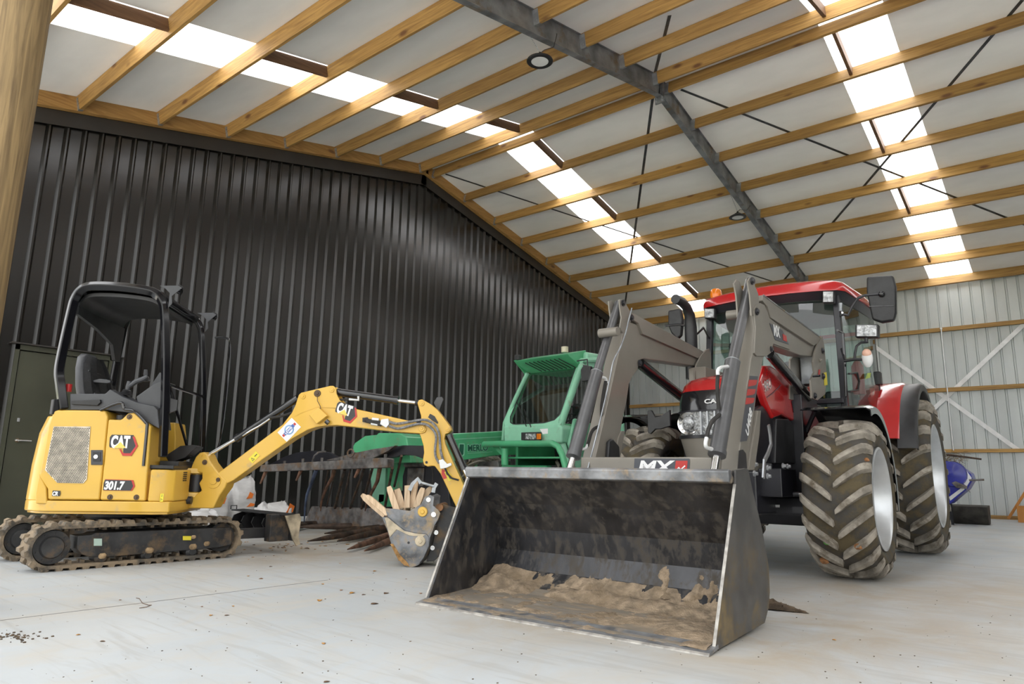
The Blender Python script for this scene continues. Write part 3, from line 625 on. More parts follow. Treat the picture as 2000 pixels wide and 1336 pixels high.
# latch, bolts
q = quad(gp, 178, 879, 201, 908, 0.006).build('latch_bezel', 'cab_grey', EX, bevel=0.003); quad(gp.off(0.006), 181.5, 883, 197, 901, 0.004).build('latch', 'black_plastic', q, bevel=0.002)
c = gp.off(0.010)(187.5, 892); MB().cyl(c, c+H.r*0.006, 0.016, n=16).build('latch_button', 'chrome', q)
for x, y in ((252.5, 814), (214.5, 971), (266, 971.5)):
    c = gp(x, y); MB().lathe([(0, 0.008), (0.008, 0.008), (0.010, 0.001), (0.020, 0.001), (0.022, -0.004)], c, H.r, 16).build('cover_bolt', mat('bolt_brown', (0.12, 0.08, 0.05), 0.5, 0.5), EX)
# trademark and model markings, where they stand
def logo(pl, o, ax, s, parent):
    """the maker's mark: white block letters over a dark outline, yellow triangle, dark hexagon with a red rim"""
    ax = ax.normalized(); n = pl.n; ay = n.cross(ax).normalized()
    if ay.z < 0: ay = -ay
    def pts(L_, h): return [o+ax*x*s+ay*y*s+n*h for x, y in L_]
    r = MB().slab(pts([(-.04, .40), (-.0, .33), (.60, .33), (.62, .0), (.98, -0.02), (1.22, .42), (.98, .93), (0.02, .93), (-.06, .80)], 0.0005), n*0.001).build('brand_mark', 'decal_black', parent, smooth=0)
    MB().slab(pts([(.50, .27), (.58, .12), (.68, .08), (.94, .08), (1.14, .42), (.95, .86), (1.04, .86), (1.24, .42), (1.0, -.04), (.60, -.04), (.42, .27)], 0.0018), n*0.001).build('red_rim', 'decal_red', r, smooth=0)
    MB().slab(pts([(-0.02, .88), (0.94, .88), (0.90, .36), (0.02, .36)], 0.0012), n*0.0006).build('letter_ground', 'decal_black', r, smooth=0)
    text('lettering', 'CAT', 'decal_white', r, o+ay*0.35*s+ax*0.03*s+n*0.0036, ax, ay, s*0.74, bold=0.040*s, depth=0.0006, sx=0.56)
    MB().slab(pts([(.18, .32), (.72, .32), (.45, .60)], 0.0046), n*0.0006).build('triangle', 'decal_yellow', r, smooth=0)
    return r
A, Bq = gp(213, 888), gp(258, 888); logo(gp, A, H.f, (Bq-A).length*0.98, EX)
def model_badge(body, x0, x1, yb, yt, hexa=True, sx_=0.8):
    A, B_ = gp(x0, yb), gp(x1, yb); T = gp(x0, yt); w = (B_-A).length; h = (T-A).length
    r = MB().slab([A+H.f*a*w+V(0, 0, b*h)+H.r*0.0008 for a, b in ((-.02, -.1), (.92, -.1), (1.0, .4), (.92, 1.05), (0.0, 1.1), (-.03, .7))], H.r*0.001).build('model_badge', 'decal_black' if not hexa else 'decal_red', EX, smooth=0)
    if hexa: MB().slab([A+H.f*a*w+V(0, 0, b*h)+H.r*0.0020 for a, b in ((-.02, -.08), (.88, -.08), (.94, .4), (.86, 1.0), (0.0, 1.05), (-.03, .7))], H.r*0.0008).build('badge_ground', 'decal_black', r, smooth=0)
    text('lettering', body, 'decal_white', r, A+H.r*0.004+V(0, 0, 0.04*h), H.f, (0, 0, 1), h*1.18, bold=h*0.055, depth=0.0006, sx=sx_*0.95, shear=0.12)
model_badge('301.7', 203, 263, 956, 938, True, 0.80); model_badge('CR', 102, 118, 968, 959, False, 0.78)
# canopy -------------------------------------------------------------
CP = H.px(0.475)
cpath = trace(CP, [(124, 800), (118, 752), (115.5, 724), (122, 686), (140, 606), (147, 583), (158, 567), (178, 559), (230, 560), (285, 567), (306, 575), (317, 590), (321.5, 612), (324, 700), (322, 800), (318, 893)])
cpath = cpath[:3]+crom(cpath[3:12], 3)[:-1]+cpath[11:] if False else cpath
MB().tube(crom(cpath, 4), 0.03, flat=(0.056, 0.062)).build('canopy_side_frame', 'frame_black', EX, bevel=0.010, seg=3)
MB().tube(crom([p-H.r*0.95 for p in cpath[:-1]]+[cpath[-1]-H.r*0.95+V(0, 0, 0.02)], 4), 0.03, flat=(0.05, 0.055)).build('canopy_side_frame', 'frame_black', EX, bevel=0.012, seg=3)
top = crom(cpath[5:11], 4)
m = MB(); m.loft([[p+V(0, 0, 0.018) for p in top]+[p-V(0, 0, 0.018) for p in reversed(top)], [p-H.r*0.95+V(0, 0, 0.018) for p in top]+[p-H.r*0.95-V(0, 0, 0.018) for p in reversed(top)]]); m.build('canopy_roof', 'frame_black', EX, bevel=0.004)
m = MB(); lo = [p-V(0, 0, 0.045) for p in crom(cpath[5:11], 3)]
m.loft([[p-H.r*0.05 for p in lo]+[p-H.r*0.05-V(0, 0, 0.03) for p in reversed(lo)], [p-H.r*0.5 for p in lo]+[p-H.r*0.5-V(0, 0, 0.05) for p in reversed(lo)], [p-H.r*0.9 for p in lo]+[p-H.r*0.9-V(0, 0, 0.03) for p in reversed(lo)]]); m.build('roof_liner', 'black_plastic', EX)
fx = cpath[11]; m = MB(); a = cpath[10]+V(0, 0, 0.0); m.tube([a+H.f*0.0, a-H.r*0.95], 0.042, n=14); m.build('front_roof_rail', 'frame_black', EX)
a = cpath[6]; MB().tube([a, a-H.r*0.95], 0.035, n=12).build('rear_roof_rail', 'frame_black', EX)
a = cpath[4]-V(0, 0, 0.02); MB().slab([a-H.r*0.05, a-H.r*0.4-V(0, 0, 0.05), a-H.r*0.72-V(0, 0, 0.13), a-H.r*0.80-V(0, 0, 0.26), a-H.r*0.9-V(0, 0, 0.26), a-H.r*0.92+V(0, 0, 0.06), a-H.r*0.05+V(0, 0, 0.06)], H.f*0.03).build('rear_liner_flange', 'black_plastic', EX)
for k, x in enumerate((0.475, -0.475)):     # lamp brackets on the front corners
    c = H(x, 0.36, 2.19 if k == 0 else 2.18); q = 0.62
    m = MB(); m.slab([c+H.f*a*q+V(0, 0, b*q)+H.r*0.034 for a, b in ((0.0, -0.26), (0.045, -0.2), (0.03, -0.10), (0.15, 0.02), (0.10, 0.05), (-0.14, 0.035), (-0.06, 0.0), (0.0, -0.06))], -H.r*0.006); m.build('lamp_bracket', 'cab_grey', EX, bevel=0.002)
    MB().slab([c+H.f*a*q+V(0, 0, b*q)+H.r*r_ for a, b, r_ in ((0.16, 0.02, 0.034), (0.10, 0.055, 0.034), (0.0, 0.055, -0.07), (0.10, 0.01, -0.09))], (0, 0, 0.008)).build('lamp_hood', 'black_plastic', EX, bevel=0.002)
    MB().cyl(c+H.f*0.04-H.r*0.03+V(0, 0, 0.0), c+H.f*0.07-H.r*0.03-V(0, 0, 0.01), 0.024, n=16).build('work_light', 'black_gloss', EX)
# rail, stays, hand bar at the open front
a = CP(326, 751); MB().tube([a, a-H.r*0.95+V(0, 0, 0.0)], 0.013, n=8).build('front_guard_bar', 'frame_black', EX)
MB().tube([CP(326, 753)-H.r*0.06, H(-0.05, 0.47, 0.84)], 0.011, n=8).build('gas_strut', 'frame_black', EX)
MB().tube(crom([H(-0.50, 0.44, 1.98), H(-0.50, 0.54, 1.98), H(-0.50, 0.59, 1.9), H(-0.50, 0.60, 1.5), H(-0.50, 0.58, 1.0), H(-0.50, 0.50, 0.82)]), 0.010, n=8).build('grab_bar', 'frame_black', EX)
MB().slab([H(0.475, 0.44, 1.17), H(0.475, 0.50, 1.2), H(0.475, 0.50, 1.28), H(0.475, 0.42, 1.30)], -H.r*0.02).build('bar_clip', 'black_plastic', EX)
# seat, consoles, levers --------------------------------------------
S0 = 0.02; SD = -0.17
m = MB(); loops = []
for z, w, y0, y1 in ((1.10, 0.42, -0.15, -0.05), (1.22, 0.46, -0.20, -0.09), (1.40, 0.46, -0.25, -0.145), (1.55, 0.40, -0.28, -0.18), (1.65, 0.30, -0.295, -0.21), (1.69, 0.16, -0.295, -0.23)):
    pts = []
    for k in range(20):
        g = 2*pi*k/20; cx_ = math.copysign(abs(cos(g))**0.5, cos(g))*w/2; cy_ = math.copysign(abs(sin(g))**0.6, sin(g))*(y1-y0)/2
        pts.append(H(S0+cx_, SD+(y0+y1)/2+cy_, z))
    loops.append(pts)
m.loft(loops); sb = m.build('seat_back', 'cab_grey', EX, smooth=50)
m = MB(); loops = []
for z, w, y in ((1.12, 0.40, -0.045), (1.25, 0.44, -0.085), (1.38, 0.44, -0.125), (1.50, 0.41, -0.155), (1.60, 0.33, -0.185), (1.66, 0.20, -0.205)):
    loops.append([H(S0+a_*w/2, SD+y+b_, z) for a_, b_ in ((-1, -0.03), (-.95, 0.022), (-.55, 0.042), (-.5, 0.018), (.5, 0.018), (.55, 0.042), (.95, 0.022), (1, -0.03))])
m.loft(loops); m.build('back_cushion', 'seat_fabric', sb, smooth=50)
for z in (1.33, 1.52): MB().tube([H(S0-0.20, SD-0.035-(z-1.2)*0.36, z), H(S0+0.20, SD-0.035-(z-1.2)*0.36, z+0.01)], 0.006, n=6).build('seam', 'cab_grey', sb)
MB().box((S0-0.22, -0.26, 1.06), (S0+0.22, 0.16, 1.16), H).build('seat_cushion', 'seat_fabric', EX, bevel=0.04, seg=3)
ar = trace(H.px(0.20), [(181, 743), (194, 739.5), (208, 741), (216, 743), (215, 748), (208, 749), (196, 748), (182, 747)]); MB().slab(ar, -H.r*0.05).build('armrest', 'cab_grey', EX, bevel=0.006)
MB().slab(trace(H.px(0.46), [(136, 769), (205, 769), (215, 760), (240, 775), (268, 786), (300, 792), (308, 800), (312, 838), (250, 806), (205, 801), (136, 801)]), -H.r*0.26).build('right_console', 'cab_grey', EX, bevel=0.008)
MB().slab(trace(H.px(0.485), [(139, 783), (195, 780), (196, 786), (190, 792), (139, 790)]), -H.r*0.14).build('armrest_box', 'black_plastic', EX, bevel=0.004)
MB().slab(trace(H.px(0.40), [(265, 775), (300, 750), (318, 742), (318, 800), (270, 795)]), -H.r*0.3).build('front_console', 'cab_grey', EX, bevel=0.01)
MB().tube(crom(trace(H.px(0.505), [(196, 801), (222, 790), (238, 787), (244, 799), (262, 803), (285, 826), (287, 835), (280, 910)])), 0.012, n=10).build('grab_moulding', 'black_gloss', EX)
MB().cyl(H(0.43, 0.07, 1.10), H(0.43, 0.07, 1.15), 0.035, n=16).build('fuel_cap', 'black_plastic', EX)
def stick(base, tip, r):
    q = MB(); 
    for k in range(4): q.lathe([(r*2.2-k*0.004, 0.012*k), (r*1.7-k*0.004, 0.012*k+0.01)], base, tip-base, 16)
    q.cyl(base, base+(tip-base)*0.35, r*1.2, r*1.0, 14); s_ = q.build('lever_boot', 'black_plastic', EX)
    MB().tube([base+(tip-base)*0.2, base+(tip-base)*0.6, tip], [r*0.6, r*0.9, r*0.75], 10).build('lever', 'cab_grey', s_)
stick(H(0.30, 0.22, 1.14), H(0.30, 0.16, 1.30), 0.016)
b0 = H.px(0.32)(246, 772); stick(b0, H.px(0.32)(253, 745), 0.022); MB().tube([H.px(0.32)(252, 755), H.px(0.32)(266, 745), H.px(0.32)(280, 740), H.px(0.32)(288, 735)], [0.018, 0.021, 0.021, 0.016], 10).build('joystick', 'cab_grey', EX)
b0 = H.px(-0.2)(284, 745); stick(b0, H.px(-0.2)(285, 722), 0.02)
MB().slab(trace(H.px(0.1), [(292, 757), (312, 727), (317, 730), (316, 742), (300, 762)]), -H.r*0.03).build('display', 'cab_grey', EX, bevel=0.004)
a = H.px(0.42)(133, 765); MB().cyl(a, a+V(0, 0, 0.06), 0.024, n=14).build('beacon_red', 'red_plastic', EX)
a = CP(106, 795); MB().box(a+V(-0.03, -0.02, -0.06), a+V(0.03, 0.03, 0.06)).build('hinge_block', 'black_plastic', EX, bevel=0.008)
MB().slab(trace(H.px(0.05), [(323, 890), (335, 882), (352, 871), (375, 869), (385, 873), (372, 884), (362, 894), (330, 905)]), -H.r*0.18).build('foot_pedal', 'black_plastic', EX, bevel=0.005)
MB().box((-0.3, 0.35, 0.76), (0.30, 0.50, 0.80), H).build('pedal_base', 'black_plastic', EX, bevel=0.006)
# swing post ---------------------------------------------------------
pv = Bf.o
for z in (0.70, 0.50): 
    m = MB(); a = H(-0.09, 0.38, z); b_ = H(0.13, 0.40, z); arc = [pv+V(0.085*cos(g), 0.085*sin(g), z) for g in [radians(46-100+k*20) for k in range(11)]]
    m.slab([H(0.16, 0.40, z)]+arc+[H(-0.16, 0.40, z)], (0, 0, 0.045)); m.build('swing_lug', 'cat_yellow', EX, bevel=0.008)
m = MB(); m.lathe([(0.055, 0.0), (0.075, 0.0), (0.08, 0.012), (0.08, 0.05), (0.055, 0.055), (0, 0.055)], pv+V(0, 0, 0.42), (0, 0, 1), 28); m.cyl(pv+V(0, 0, 0.42), pv+V(0, 0, 0.78), 0.045, n=20); sw = m.build('swing_pin', 'cat_yellow', EX)
MB().cyl(pv+V(0, 0, 0.55), pv+V(0, 0, 0.69), 0.065, n=24).build('swing_bush', 'black_plastic', EX)
bp_ = Bf.px(0.075)
MB().slab(trace(bp_, [(370, 920), (376, 905), (382, 892), (390, 884), (398, 882.5), (405, 888), (411, 903), (428, 925), (444, 940), (440, 952), (429, 967), (420, 985), (416, 993), (366, 993), (363, 986), (371, 972), (384, 965), (393, 958), (388, 944), (394, 935), (394, 924)]), -Bf.r*0.15).build('swing_post', 'cat_yellow', EX, bevel=0.012, seg=3)
for x, y, r, mm in ((400, 903, 0.022, 'bolt_brown'), (393.5, 890, 0.018, 'cat_yellow')):
    c = bp_(x, y); MB().lathe([(0, 0.012), (r*0.5, 0.012), (r*0.55, 0.004), (r, 0.004), (r, 0)], c, Bf.r, 18).build('pin_head', mm, EX)
a, b_ = H.px(0.20)(318, 977), H.px(0.12)(362, 977); MB().cyl(a, b_, 0.013, n=14).build('swing_rod', 'chrome', EX); MB().cyl(b_-H.f*0.03, b_+H.f*0.05, 0.032, n=14).build('rod_clevis', 'black_plastic', EX)
# boom ---------------------------------------------------------------
bm_ = Bf.px(0.07)
boom_pts = [(411, 938), (414, 929), (424, 925), (552, 829), (585, 806), (620, 793), (683, 796), (815, 825.5), (826, 828), (831, 833), (833, 839), (830, 845), (822.5, 847), (770, 843.5), (695, 834.5), (657.5, 830.7), (635, 831.5), (618, 834), (600, 840), (570, 857), (510, 899), (456, 938), (436, 948), (422, 952), (413, 947)]
boom = MB().slab(trace(bm_, boom_pts), -Bf.r*0.14).build('boom', 'cat_yellow', EX, bevel=0.008, seg=2)
for s_ in (0.0, -0.118):
    MB().slab([p+Bf.r*s_ for p in trace(bm_, [(552, 829), (570, 806), (577.5, 790), (581, 778), (583.5, 771), (588, 767), (645, 753.5), (651, 753.5), (656, 758), (657, 768.5), (663, 781), (670, 788), (683, 796), (660, 800), (620, 797), (590, 808)])], -Bf.r*0.022).build('boom_hump_plate', 'cat_yellow', boom, bevel=0.005)
def pinhead(pl, x, y, r, mm='cat_yellow', parent=EX, h=0.012):
    c = pl(x, y); return MB().lathe([(0, h), (r*0.35, h), (r*0.45, h*0.6), (r*0.9, h*0.6), (r, h*0.3), (r, -0.01)], c, pl.n, 20).build('pin', mm, parent)
pinhead(bm_, 592, 774.5, 0.022, parent=boom); pinhead(bm_, 648, 762, 0.022, parent=boom); pinhead(bm_, 620, 768.5, 0.030, 'bolt_brown', boom); pinhead(bm_, 824, 837.5, 0.026, parent=boom)
MB().lathe([(0, 0.02), (0.03, 0.02), (0.034, 0.012), (0.062, 0.012), (0.066, 0)], bm_(418, 939), Bf.r, 28).build('boom_foot_boss', 'cat_yellow', boom); pinhead(bm_.off(0.014), 426, 937, 0.018, 'bolt_brown', boom)
MB().tube(trace(bm_.off(0.02), [(620, 771), (620, 783), (625, 792), (627, 800)]), 0.003, n=6).build('lamp_wire', 'bolt_brown', boom)
lc_ = trace(bm_.off(0.002), [(626, 797), (643, 813), (622, 829), (607, 811)]); MB().slab(lc_, Bf.r*0.05).build('boom_light_housing', 'cat_yellow', boom, bevel=0.006)
c = bm_.off(0.03)(637, 822); MB().cyl(c, c+(bm_(643, 828)-bm_(637, 822)).normalized()*0.03, 0.02, n=14).build('boom_light', 'black_gloss', boom)
o_ = bm_.off(0.001)
def pax(pl, a, b): return (pl(*b)-pl(*a)).normalized()
logo(o_, o_(651.5, 816), pax(o_, (651.5, 816), (688, 827)), 0.155, boom)
# dealer sticker
u = pax(o_, (547, 850), (574, 822)); w_ = Bf.r.cross(u); w_ = w_ if w_.z > 0 else -w_; c = o_(565, 839.5)
st_ = MB().slab([c+u*a*0.085+w_*b*0.058+Bf.r*0.001 for a, b in ((-1, -1), (1, -1), (1, 1), (-1, 1))], Bf.r*0.001).build('dealer_sticker', 'decal_white', boom, smooth=0)
MB().lathe([(0.030, 0.0), (0.030, 0.001), (0.042, 0.001), (0.042, 0.0)], c+Bf.r*0.0025, Bf.r, 28).build('ring_mark', mat('decal_pale_blue', (0.25, 0.42, 0.70), 0.4), st_)
MB().slab([c+u*a*0.055+w_*b*0.014+Bf.r*0.0032 for a, b in ((-1, -1), (1, -1), (1, 1), (-1, 1))], Bf.r*0.001).build('name_band', 'decal_blue', st_, smooth=0)
text('lettering', 'LEWIS', 'decal_white', st_, c-u*0.046-w_*0.009+Bf.r*0.0048, u, w_, 0.026, bold=0.001, depth=0.0005, sx=1.1)
for s_ in (-1, 1): MB().slab([c+u*(s_*0.066+a*0.009)+w_*b*0.011+Bf.r*0.0025 for a, b in ((-1, -1), (1, -1), (1, 1), (-1, 1))], Bf.r*0.001).build('red_square', 'decal_red', st_, smooth=0)
def warn(pl, cx_, cy_, u, w, h, parent, cm='warn_yellow'):
    wv = pl.n.cross(u); wv = wv if wv.z > 0 else -wv; c = pl(cx_, cy_)
    r = MB().slab([c+u*a*w+wv*b*h+pl.n*0.001 for a, b in ((-1, -1), (1, -1), (1, 1), (-1, 1))], pl.n*0.001).build('warning_label', cm, parent, smooth=0)
    MB().slab([c+u*a*w+wv*b*h+pl.n*0.0025 for a, b in ((-.75, -.6), (-.15, -.6), (-.45, .6))], pl.n*0.0006).build('warning_triangle', 'decal_black', r, smooth=0)
    MB().slab([c+u*a*w+wv*b*h+pl.n*0.003 for a, b in ((-.62, -.45), (-.28, -.45), (-.45, .25))], pl.n*0.0006).build('triangle_fill', cm, r, smooth=0)
    MB().slab([c+u*a*w+wv*b*h+pl.n*0.0025 for a, b in ((.15, -.1), (.8, -.1), (.8, .15), (.15, .15))], pl.n*0.0006).build('pictogram', 'decal_black', r, smooth=0)
warn(o_, 496.5, 893, u, 0.045, 0.026, boom); warn(gp, 316, 972, V(0, 0, 1), 0.03, 0.012, EX)
def ram(pl0, a, j, b, r0, r1, parent, off=0.0):
    A, J, B_ = (pl0.off(off)(*q) for q in (a, j, b)); d = (J-A).normalized()
    s_ = MB().cyl(A, J, r0, n=18).cyl(J-d*0.03, J, r0*1.12, n=18).cyl(A, A+d*0.025, r0*1.08, n=18).build('cylinder_barrel', 'black_gloss', parent)
    MB().cyl(J, B_, r1, n=14).build('piston_rod', 'chrome', s_)
    MB().cyl(B_-d*0.02, B_+d*0.03, r1*1.8, n=14).build('rod_eye', 'black_plastic', s_); return s_
mid = Bf.px(0.0)
s_ = ram(mid, (582, 778), (460, 857.5), (404, 891), 0.031, 0.016, EX)
MB().tube(trace(Bf.px(0.035), [(474, 851), (490, 841), (505, 833), (527, 818)]), 0.007, n=8).build('cylinder_pipe', 'chrome', s_); MB().tube(trace(Bf.px(0.03), [(527, 816), (545, 814), (560, 810), (572, 805)]), 0.011, n=8).build('hose', 'rubber', s_)
s_ = ram(mid, (659, 766), (778, 782.5), (816, 787), 0.034, 0.015, EX)
MB().tube(trace(Bf.px(0.04), [(662, 781), (680, 780), (698, 780), (700, 774)]), 0.009, n=8).build('hose', 'rubber', s_); MB().tube(trace(Bf.px(0.045), [(682, 780), (700, 781.5), (700, 774)]), 0.010, n=8).build('hose_fitting', 'lens_white', s_)
# hoses over the knuckle
hp_ = Bf.px(0.095)
MB().slab([p for p in trace(bm_.off(0.002), [(708, 816), (718, 815), (722, 821), (716, 826), (708, 824)])], Bf.r*0.003).build('hose_port', 'black_plastic', boom)
MB().tube(trace(hp_, [(712, 820), (725, 822), (745, 825)]), 0.014, n=10).build('hose_coupling', 'rubber', boom); MB().tube(trace(hp_, [(716, 823), (730, 826), (745, 830)]), 0.014, n=10).build('hose_coupling', 'rubber', boom)
for a, b in (((727, 818.5), (740, 820)), ((725, 827), (738, 829))): MB().cyl(hp_(*a), hp_(*b), 0.013, n=10).build('coupling_sleeve', 'lens_white', boom)
MB().slab(trace(hp_.off(-0.02), [(746, 820), (760, 818), (762, 829), (756, 836), (744, 829)]), Bf.r*0.035).build('manifold_block', 'lens_white', boom, bevel=0.004)
MB().tube(crom(trace(hp_, [(760, 824), (776, 827.5), (800, 824), (819.5, 820.5), (834.5, 821), (848, 829), (857, 845), (859.5, 867), (861, 882), (866, 900)])), 0.011, n=10).build('hydraulic_hose', 'hose_grey', EX)
MB().tube(crom(trace(hp_, [(760, 832), (777.5, 837), (800, 832), (822.5, 827.5), (837.5, 832), (849, 844), (852, 857), (850, 875), (851, 891), (858, 905)])), 0.011, n=10).build('hydraulic_hose', 'hose_grey', EX)
# arm ----------------------------------------------------------------
ap = Bf.px(0.055)
arm_pts = [(815, 787), (818, 781), (824, 779.8), (830, 783), (842, 790), (854, 800), (866, 815), (880, 834), (881.5, 840.5), (876, 846), (870, 848), (868, 857), (870.5, 869), (884, 900), (900, 935), (925, 990), (922, 1008), (906, 1012), (895, 1000), (860, 925), (849, 910.5), (843, 910), (835, 911.5), (828, 908), (825.5, 899), (828, 884), (827, 871), (821, 851), (818, 846), (822, 838), (822, 812)]
MB().slab(trace(ap, arm_pts), -Bf.r*0.11).build('dipper_arm', 'cat_yellow', EX, bevel=0.007)
pinhead(ap, 824, 788, 0.022); pinhead(ap, 874.5, 838.5, 0.020)
MB().slab(trace(ap.off(0.002), [(836, 815), (840, 808), (849, 813), (856, 825), (855, 828), (845, 822)]), Bf.r*0.001).build('arm_opening', 'black_plastic', EX, smooth=0)
c = ap.off(0.002)(833, 903); MB().cyl(c, c+Bf.r*0.001, 0.011, n=16).build('eye_hole', 'black_plastic', EX)
MB().slab(trace(ap.off(0.03), [(858, 899), (866, 897), (874, 906), (882, 904), (883, 909), (873, 914), (861, 916)]), Bf.r*0.03).build('manifold_block', 'lens_white', EX, bevel=0.004)
MB().tube(trace(ap.off(0.04), [(868, 912), (874, 925), (882, 934), (896, 938)]), 0.008, n=8).build('hose', 'rubber', EX)
warn(ap.off(0.001), 876, 929, pax(ap, (868, 920), (880, 944)), 0.042, 0.018, EX); MB().slab(trace(ap.off(0.001), [(863, 916), (869, 919), (873, 934), (866, 936), (862, 926)]), Bf.r*0.001).build('red_label', 'decal_red', EX, smooth=0)
s_ = ram(Bf.px(-0.0).off(0.0), (876, 850), (906, 918), (918, 945), 0.034, 0.015, EX)
MB().slab(trace(Bf.px(-0.07), [(847, 787), (853, 776), (863, 775), (866, 780), (856, 806)]), -Bf.r*0.012).build('arm_guard', 'cab_grey', EX, bevel=0.003)
# digging bucket ----------------------------------------------------
kp = Bf.px(0.17)
low_ = trace(kp, [(746, 1010), (752, 1018), (758, 1040), (764, 1062), (771, 1081), (784, 1100), (796, 1107.5), (806, 1108), (817, 1104), (828, 1089), (838, 1066), (838, 1050), (833, 1043), (810, 1041), (790, 1036), (772, 1022), (758, 1010)])
upp = trace(kp, [(752, 993), (770, 994), (800, 998), (822, 985), (829, 971), (840, 966.5), (848, 971), (846, 988), (856, 996), (860, 1003), (856, 1014), (848, 1028), (838, 1050), (833, 1043), (810, 1041), (790, 1036), (772, 1022), (756, 1008)])
bk = MB().slab(upp, -Bf.r*0.022).build('bucket_side', 'bucket_steel', EX, bevel=0.004)
MB().slab([p-Bf.r*0.31 for p in upp], -Bf.r*0.022).build('bucket_side', 'bucket_steel', EX, bevel=0.004)
sh = trace(kp, [(746, 1010), (758, 1040), (771, 1081), (784, 1100), (796, 1107.5), (806, 1108), (817, 1104), (828, 1089), (838, 1066), (840, 1050), (848, 1028)])
m = MB(); L0 = [p-Bf.r*0.0 for p in sh]; m.loft([sh+[p+(V(kp(800, 1030))-p).normalized()*0.016 for p in reversed(sh)], [p-Bf.r*0.33 for p in sh]+[p-Bf.r*0.33+(V(kp(800, 1030))-p).normalized()*0.016 for p in reversed(sh)]]); m.build('bucket_shell', 'bucket_steel', EX, bevel=0.002)
MB().slab([p+Bf.r*0.006 for p in low_], -Bf.r*0.03).build('bucket_side_cutter', 'bucket_steel', EX, bevel=0.004)
MB().slab([p-Bf.r*0.31 for p in low_], -Bf.r*0.03).build('bucket_side_cutter', 'bucket_steel', EX, bevel=0.004)
pinhead(kp.off(0.004), 825.5, 999.5, 0.040, 'cat_yellow', h=0.02); pinhead(kp.off(0.003), 837, 976, 0.020, 'chrome'); pinhead(kp.off(0.003), 847, 1005, 0.022, 'chrome'); pinhead(kp.off(0.006), 821, 1057, 0.042, 'worn_edge', h=0.014)
MB().cyl(kp.off(0.007)(798, 1060), kp.off(0.009)(798, 1060), 0.010, n=14).build('bolt_hole', 'black_plastic', EX)
for s_ in (0.10, -0.06):
    MB().slab(trace(Bf.px(s_), [(850, 990), (866, 985), (905, 995), (925, 1005), (905, 1020), (880, 1050), (862, 1082), (848, 1096), (832, 1097), (845, 1060), (852, 1030)]), -Bf.r*0.03).build('coupler_plate', 'track_steel', EX, bevel=0.006)
for x, y in ((852, 1040), (845, 1070)): pinhead(Bf.px(0.10), x, y, 0.02, 'chrome')
c = kp.off(-0.02)(858, 991); MB().cyl(c+Bf.r*0.0, c-Bf.r*0.28, 0.03, n=16).build('hinge_tube', mat('rusty', (0.22, 0.11, 0.05), 0.8, 0.2, var=0.3, sc=15), EX)
MB().slab(trace(Bf.px(0.168), [(752, 1012), (757, 1010), (790, 1037), (812, 1042), (832, 1044), (826, 1048), (800, 1046), (775, 1034), (762, 1050)]), Bf.r*0.012).build('dried_mud', 'worn_edge', EX, bevel=0.004)
m = MB().slab(trace(kp.off(0.007), [(762, 1062), (768, 1062), (780, 1082), (797, 1100), (800, 1107), (790, 1104), (778, 1093)]), Bf.r*0.003); m.build('dried_mud', mat('orange_mud', (0.40, 0.22, 0.08), 0.95, var=0.3, sc=20, bump=0.6, bsc=60), EX, smooth=0)
# broken timber in the bucket: each piece a thing
wood('scrap_wood', (0.66, 0.50, 0.34), (0.46, 0.32, 0.20), ax=2, rough=0.85)
def scrap(r0, a, b, w, th, lab, taper=0.5):
    A, B_ = Bf.px(r0)(*a), Bf.px(r0-0.03)(*b); d = (B_-A).normalized(); s1 = Bf.r*th; s2 = d.cross(Bf.r).normalized()*w/2
    m = MB(); lo = []
    for t, k in ((0, 1), (0.5, 1.05), (0.85, 0.95), (1.0, taper)):
        p = A+(B_-A)*t; j = random.uniform(-0.1, 0.1)*w; lo.append([p-s2*k+s2*j, p+s2*k, p+s2*k*0.8-s1, p-s2*k*0.9-s1])
    m.loft(lo); tag(m.build('wood_scrap', 'scrap_wood', smooth=0, bevel=0.001, seg=1), lab, 'broken timber', 'broken timber in the digging bucket')
scrap(0.16, (752, 1006), (706, 966), 0.055, 0.03, 'long splintered board poking out over the teeth of the digging bucket')
scrap(0.17, (757, 1004), (716, 968), 0.04, 0.05, 'second splintered board lying under the long one at the bucket teeth')
scrap(0.13, (775, 998), (759, 950), 0.05, 0.03, 'upright split board with a jagged top, leftmost in the digging bucket', 0.7)
scrap(0.10, (786, 998), (775, 955), 0.06, 0.03, 'pale upright board beside the jagged leftmost one in the digging bucket', 0.8)
scrap(0.12, (795, 992), (795, 948), 0.045, 0.03, 'tall square-ended stick in the middle of the digging bucket', 0.95)
scrap(0.08, (803, 992), (809, 954), 0.045, 0.03, 'short square-ended stick right of the tall one in the digging bucket', 0.95)
scrap(0.14, (812, 992), (826, 953), 0.05, 0.03, 'leaning board of the digging bucket close to its hinge', 0.7)
scrap(0.10, (815, 985), (842, 952), 0.05, 0.03, 'flat board lying towards the hinge of the digging bucket', 0.6)
scrap(0.02, (806, 985), (812, 938), 0.05, 0.03, 'rear upright board standing behind the others in the digging bucket', 0.6)
m = MB(); 
for k in range(26):
    t = random.random(); c = Bf.px(random.uniform(-0.12, 0.15))(760+t*70, 1000-random.random()*8+8*abs(t-0.5)); m.sphere(c, random.uniform(0.012, 0.03), 4, (1, 1, 0.7))
tag(m.build('rubble', 'worn_edge', kind='stuff'), 'pale soil and chips filling the digging bucket', 'rubble'); 
m = MB(); a = Bf.px(0.1)(824, 943); b_ = Bf.px(0.1)(848, 950); m.cyl(a, b_, 0.012, n=10); m.tube(trace(Bf.px(0.1), [(800, 958), (806, 945), (816, 935), (822, 944)]), 0.012, flat=(0.01, 0.03)); m.tube(trace(Bf.px(0.1), [(853, 944), (848, 952), (846, 962)]), 0.010, flat=(0.01, 0.03))
